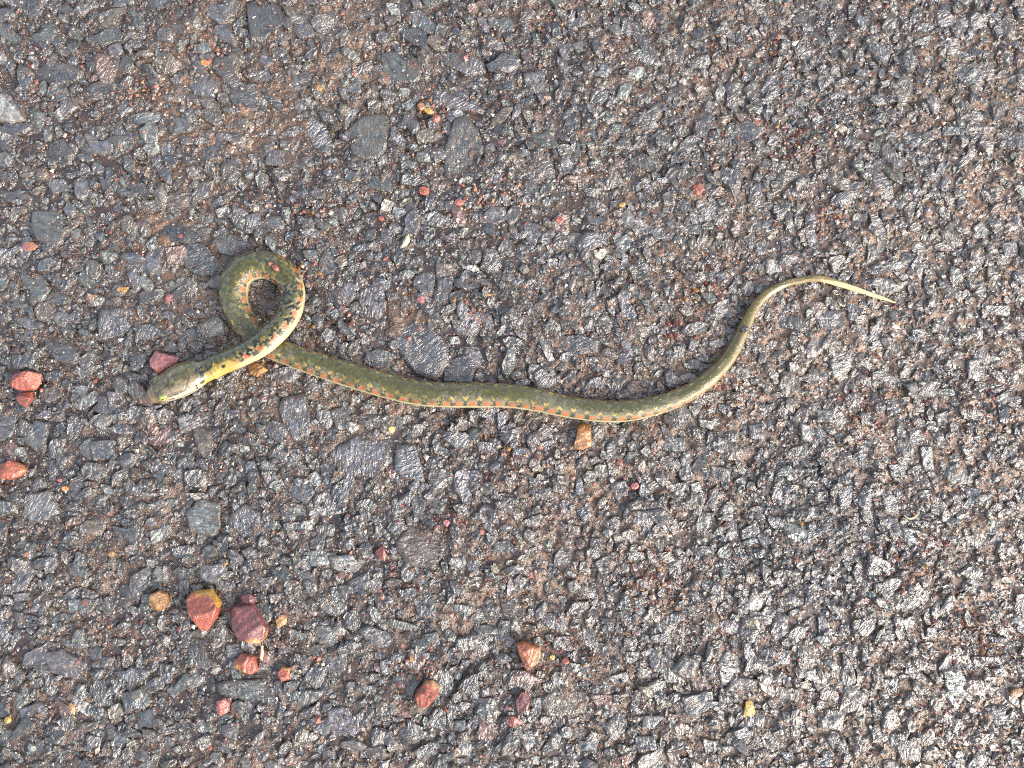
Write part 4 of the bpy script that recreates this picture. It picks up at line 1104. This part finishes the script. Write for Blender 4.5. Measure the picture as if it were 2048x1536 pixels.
# tail: golden brown, orange flanks fading out, pale below
TG = c3(.27, .19, .06)
colr = colr * (1 - w_(.8 * tail)) + (TG * (0.75 + .4 * w_(sid))) * w_(.8 * tail)
lowt = smooth(1.75, 1.95, lat) * tail
colr = colr * (1 - w_(lowt)) + c3(.66, .52, .28) * w_(lowt)
stripe = tail * np.exp(-(PHC / .75) ** 2) * (1 - smooth(1700, 1850, S))
colr = colr * (1 - w_(.7 * stripe)) + c3(.12, .10, .02) * w_(.7 * stripe)
# dark rims between the scales
rimk = smooth(.78, 1.0, edge) * bodym * (1 - ventral) * (0.55 - .3 * lower)
colr = colr * (1 - w_(rimk)) + colr * .25 * w_(rimk)
# neck: yellow collar on the side, black blotches
yl = smooth(112, 122, S) * (1 - smooth(185, 212, S)) * smooth(.62, .86, lat)
colr = colr * (1 - w_(yl)) + c3(.52, .37, .085) * w_(yl) * (1 - .18 * w_(smooth(.75, 1, edge)))
nk = fbm2(S / 9.0, PHC * 3, 2, 61)
blk = np.maximum(np.exp(-(((S - 118 - 10 * (1.2 - lat)) / 6.0) ** 2)) * (lat < 1.5) * (lat > .45),
                 np.exp(-(((S - 138) / 14.0) ** 2)) * np.exp(-((lat - .62) / .16) ** 2))
blk = smooth(.35, .6, blk + .15 * nk)
dot = smooth(.45, .6, np.exp(-((S - 173) / 6.0) ** 2 - ((lat - 1.12) / .2) ** 2))
blk = np.maximum(blk, dot)
colr = colr * (1 - w_(blk)) + c3(.02, .02, .018) * w_(blk)
# head
hc = np.zeros(shape + (3,)) + c3(.15, .115, .040)
hc = hc * (1 - w_(smooth(60, 100, S) * .5)) + c3(.12, .105, .028) * w_(smooth(60, 100, S) * .5)
mott = fbm2(S / 6.0, PH * 5, 3, 77)
hc = hc * w_(1 + .5 * mott)
temple = smooth(.15, .75, PH + 0.25 * mott) * smooth(26, 50, S) + smooth(.75, 1.1, -PH) * smooth(34, 60, S)
hc = hc * (1 - w_(.75 * temple)) + c3(.38, .295, .19) * w_(.65 * temple)
lip = smooth(1.22, 1.34, np.abs(PH)) * smooth(18, 40, S)
hc = hc * (1 - w_(lip)) + c3(.62, .54, .36) * w_(lip)
snout = 1 - smooth(6, 30, S)
hc = hc * (1 - w_(.8 * snout)) + c3(.34, .23, .115) * w_(.8 * snout)
under = smooth(1.75, 1.9, np.abs(PH)); hc = hc * (1 - w_(under)) + CREAM * w_(under)
post = smooth(.4, .6, np.exp(-((np.abs(PH) - (1.20 + .04 * (S - 44) / 30)) / .06) ** 2)) * smooth(45, 49, S) * (1 - smooth(68, 74, S))
subo = smooth(.4, .6, np.exp(-((np.abs(PH) - 1.55) / .05) ** 2)) * smooth(38, 42, S) * (1 - smooth(50, 54, S))
rimb = smooth(.5, .7, np.exp(-((S - 104 - 6 * (1.3 - np.abs(PH))) / 3.0) ** 2)) * (np.abs(PH) > .9) * (np.abs(PH) < 1.7) * (mott > -.3)
fleck = smooth(.5, .7, np.exp(-((S - 66) / 2.5) ** 2 - ((PH + .18) / .06) ** 2))
for mk in (post, subo, rimb): hc = hc * (1 - w_(mk)) + c3(.02, .016, .014) * w_(mk)
hc = hc * (1 - w_(fleck)) + c3(.7, .6, .1) * w_(fleck)
hc = hc * (1 - w_(.8 * sm)) + hc * .3 * w_(.8 * sm)
hc = hc * (1 - w_(.7 * mouth)) + c3(.05, .03, .02) * w_(.7 * mouth)
hb = w_(1 - smooth(104, 116, S))
colr = colr * (1 - hb) + hc * hb
# water film darkens the skin; the dark zenith's reflection is painted in too
body_wet_refl = w_(wet_refl * bodym * (1 - lower) * (1 - blk))
colr = colr * (1 - .85 * body_wet_refl) + (colr * np.array([.42, .40, .10]) + np.array([.022, .022, 0.0])) * .85 * body_wet_refl
colr = np.clip(colr, .005, .85)
idx = np.arange(NR * NA).reshape(NR, NA)
q = np.stack([idx[:-1].ravel(), np.roll(idx, -1, 1)[:-1].ravel(), np.roll(idx, -1, 1)[1:].ravel(), idx[1:].ravel()], 1)
tris = np.concatenate([q[:, [0, 1, 2]], q[:, [0, 2, 3]]])
SVv = VX.reshape(-1, 3)
tip0, tip1 = cen[0] - Tn[0] * 0.00015, cen[-1] + Tn[-1] * 0.0002
SVv = np.concatenate([SVv, [tip0, tip1]])
t0 = len(SVv) - 2
jn = (np.arange(NA) + 1) % NA
caps = np.concatenate([np.stack([np.full(NA, t0), idx[0][jn], idx[0]], 1), np.stack([np.full(NA, t0 + 1), idx[-1], idx[-1][jn]], 1)])
tris = np.concatenate([tris, caps])
sc_ = np.concatenate([colr.reshape(-1, 3), colr[0, :1], colr[-1, :1]])
tx = np.concatenate([np.stack([S * PX, PHC * 0.0045, 0 * S], -1).reshape(-1, 3), np.zeros((2, 3))])
wv = np.concatenate([wet_refl.ravel(), [.5, .5]])
snake_root = bpy.data.objects.new('snake', None); COL.objects.link(snake_root)
snake_root.empty_display_size = 0.01
snake_root.location = (cen[0][0], cen[0][1], 0)
snake_root['label'] = 'small olive snake with orange side spots and yellow neck, looped over itself on wet asphalt'
snake_root['category'] = 'snake'
off = np.array([cen[0][0], cen[0][1], 0])
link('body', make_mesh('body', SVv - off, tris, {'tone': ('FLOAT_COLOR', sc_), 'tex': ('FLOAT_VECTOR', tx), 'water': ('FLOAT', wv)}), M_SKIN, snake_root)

# eyes: iris ball with a pupil, set in the side of the head
def ball(r, squash, nu=20, nv=14):
    vs, fs = [], []
    for a in range(nv + 1):
        t = math.pi * a / nv
        for b in range(nu):
            p = 2 * math.pi * b / nu
            vs.append((r * math.sin(t) * math.cos(p), r * math.sin(t) * math.sin(p), r * squash * math.cos(t)))
    for a in range(nv):
        for b in range(nu):
            i0, i1_ = a * nu + b, a * nu + (b + 1) % nu
            fs.append((i0, i0 + nu, i1_ + nu, i1_))
    return np.array(vs), np.array(fs)
M_RING = plain('eye_rim_olive', (.16, .19, .03, 1), .15, 1.0)
M_IRIS = plain('iris_yellow', (.62, .58, .06, 1), .12, 1.0)
M_PUP = plain('pupil_black', (.006, .006, .006, 1), .05, 1.0)
def at_head(s, ph):
    i = int(np.argmin(np.abs(ss_ - s))); j = int(np.argmin(np.abs(phi - ph)))
    p = VX[i, j]; a = VX[i + 4, j] - VX[i - 4, j]; b = VX[i, (j + 4) % NA] - VX[i, (j - 4) % NA]
    nrm = np.cross(a, b); nrm /= np.linalg.norm(nrm)
    if np.dot(nrm, p - cen[i]) < 0: nrm = -nrm
    return p, nrm, a / np.linalg.norm(a)
for sgn in (1, -1):
    p, nrm, tan = at_head(34, sgn * 1.13)
    zax = Vector(nrm); xax = Vector(tan); yax = zax.cross(xax).normalized(); xax = yax.cross(zax)
    mw = Matrix((xax, yax, zax)).transposed().to_4x4()
    def place(name, r, squash, depth, mat, parent, stretch=1.0):
        v, f = ball(r, squash)
        v[:, 0] *= stretch
        v = v @ np.array(mw.to_3x3()).T + (p + nrm * depth - off)
        return link(name, make_mesh(name, v, f), mat, parent)
    eye = place('eye', 0.00165, .55, -0.0002, M_RING, snake_root, 1.18)
    place('iris', 0.00105, .4, 0.00037, M_IRIS, eye)
    place('pupil', 0.0005, .35, 0.00068, M_PUP, eye)
    p2, n2, t2 = at_head(7, sgn * 1.0)
    p, nrm = p2, n2
    zax = Vector(nrm); xax = Vector(t2); yax = zax.cross(xax).normalized(); xax = yax.cross(zax)
    mw = Matrix((xax, yax, zax)).transposed().to_4x4()
    place('nostril', 0.00028, .4, 0.0, M_PUP, snake_root)

# bits lying on the snake
def on_body(s, ph):
    i = int(np.argmin(np.abs(ss_ - s))); j = int(np.argmin(np.abs(phi - ph)))
    return VX[i, j]
def s_near(x, y):
    d = np.hypot(spt[:, 0] - x, spt[:, 1] - y); return ss_[int(np.argmin(d))]
def crumb(name, px, py, r, q, a, c1, c2, label, cat, zc):
    ppx = np.array(circ(px, py, r, q, a)).reshape(-1, 2)
    poly = P(ppx[:, 0], ppx[:, 1], zc)[:, :2]
    H = r * PX * .7
    c, v, f, tex, film = rock(poly, H, 32, seed=900 + int(px), facets=5, flat=.7, steep=.8, rough=.05, skirt=((.95, -H * .3), (.7, -H * .6)), base=0.0, rim=.3)
    me = make_mesh(name, v, f, {'tone': ('FLOAT_COLOR', np.tile(c1, (len(v), 1))), 'tone2': ('FLOAT_COLOR', np.tile(c2, (len(v), 1))), 'tex': ('FLOAT_VECTOR', tex)})
    o = link(name, me, M_LAT, None, label=label, category=cat); o.location = (c[0], c[1], zc)
crumb('pebble', 551, 536, 9, .6, .7, DRED, RED, 'dark red grain lying on top of the snake loop', 'pebble', on_body(s_near(551, 536), 0)[2] + .0001)
crumb('pebble', 541, 528, 5, .85, 0, ORA, YEL, 'tiny orange grain on the snake loop beside a dark red grain', 'pebble', on_body(s_near(541, 528), 0)[2] - .0001)
crumb('debris_flake', 1489, 659, 10, .6, -.2, (.012, .013, .014), (.03, .03, .03), 'black wet flake stuck across the thin tail of the snake', 'flake', on_body(s_near(1489, 655), 0)[2])

# ------------------------------------------------------------------ dry plant bits
M_STRAW = plain('straw', (.5, .4, .22, 1), .5, .3)
def tube(name, pts, radii, mat, **props):
    pts = np.array(pts, float); n_, k_ = len(pts), 7
    T_ = np.gradient(pts, axis=0); T_ /= np.linalg.norm(T_, axis=1)[:, None]
    s_ = np.cross(np.array([0, 0, 1.]), T_); s_ /= np.linalg.norm(s_, axis=1)[:, None] + 1e-9
    u_ = np.cross(T_, s_); a_ = np.arange(k_) / k_ * 2 * np.pi
    v = pts[:, None] + (np.array(radii)[:, None, None]) * (np.cos(a_)[None, :, None] * s_[:, None] + np.sin(a_)[None, :, None] * u_[:, None])
    ix_ = np.arange(n_ * k_).reshape(n_, k_)
    f = np.stack([ix_[:-1].ravel(), np.roll(ix_, -1, 1)[:-1].ravel(), np.roll(ix_, -1, 1)[1:].ravel(), ix_[1:].ravel()], 1)
    return link(name, make_mesh(name, v.reshape(-1, 3), f), mat, **props)
cv = catmull(np.array([(1808, 1030), (1815, 1036), (1823, 1037), (1831, 1033), (1837, 1029)], float), 6)
tube('straw_curl', P(cv[:, 0], cv[:, 1], 0.0016), np.interp(np.linspace(0, 1, len(cv)), [0, .5, 1], [.0001, .00042, .00015]), M_STRAW,
     label='pale curled straw fibre lying on the asphalt at right', category='straw')
def leaf(name, pts, z0, lift, mat, **props):
    p = P(np.array(pts)[:, 0], np.array(pts)[:, 1], z0); c = p.mean(0) + np.array([0, 0, lift])
    n_ = len(p); lo = p - np.array([0, 0, .00025]); v = np.concatenate([p, [c], lo, [c - np.array([0, 0, .00025])]])
    f = [(k, (k + 1) % n_, n_) for k in range(n_)] + [((k + 1) % n_ + n_ + 1, k + n_ + 1, 2 * n_ + 1) for k in range(n_)]
    f += [(k, k + n_ + 1, (k + 1) % n_ + n_ + 1) for k in range(n_)] + [(k, (k + 1) % n_ + n_ + 1, (k + 1) % n_) for k in range(n_)]
    return link(name, make_mesh(name, v, np.array(f), None, False), mat, **props)
leaf('leaf_scrap', [(803, 494), (806, 482), (812, 472), (818, 468), (820, 482), (813, 492)], .0018, .0008, M_STRAW, label='pale folded leaf scrap above the pink stone right of the loop', category='leaf scrap')
leaf('seed_husk', [(1507, 1243), (1512, 1240), (1520, 1247), (1518, 1252), (1511, 1251)], .0018, .0007, M_STRAW, label='tiny tan seed husk beside the pale grey tan stone at lower right', category='seed husk')
leaf('leaf_scrap', [(519, 1316), (522, 1292), (526, 1290), (527, 1308), (524, 1322)], .0018, .0006, M_STRAW, label='narrow pale husk between the maroon pebble and the red sliver', category='leaf scrap')
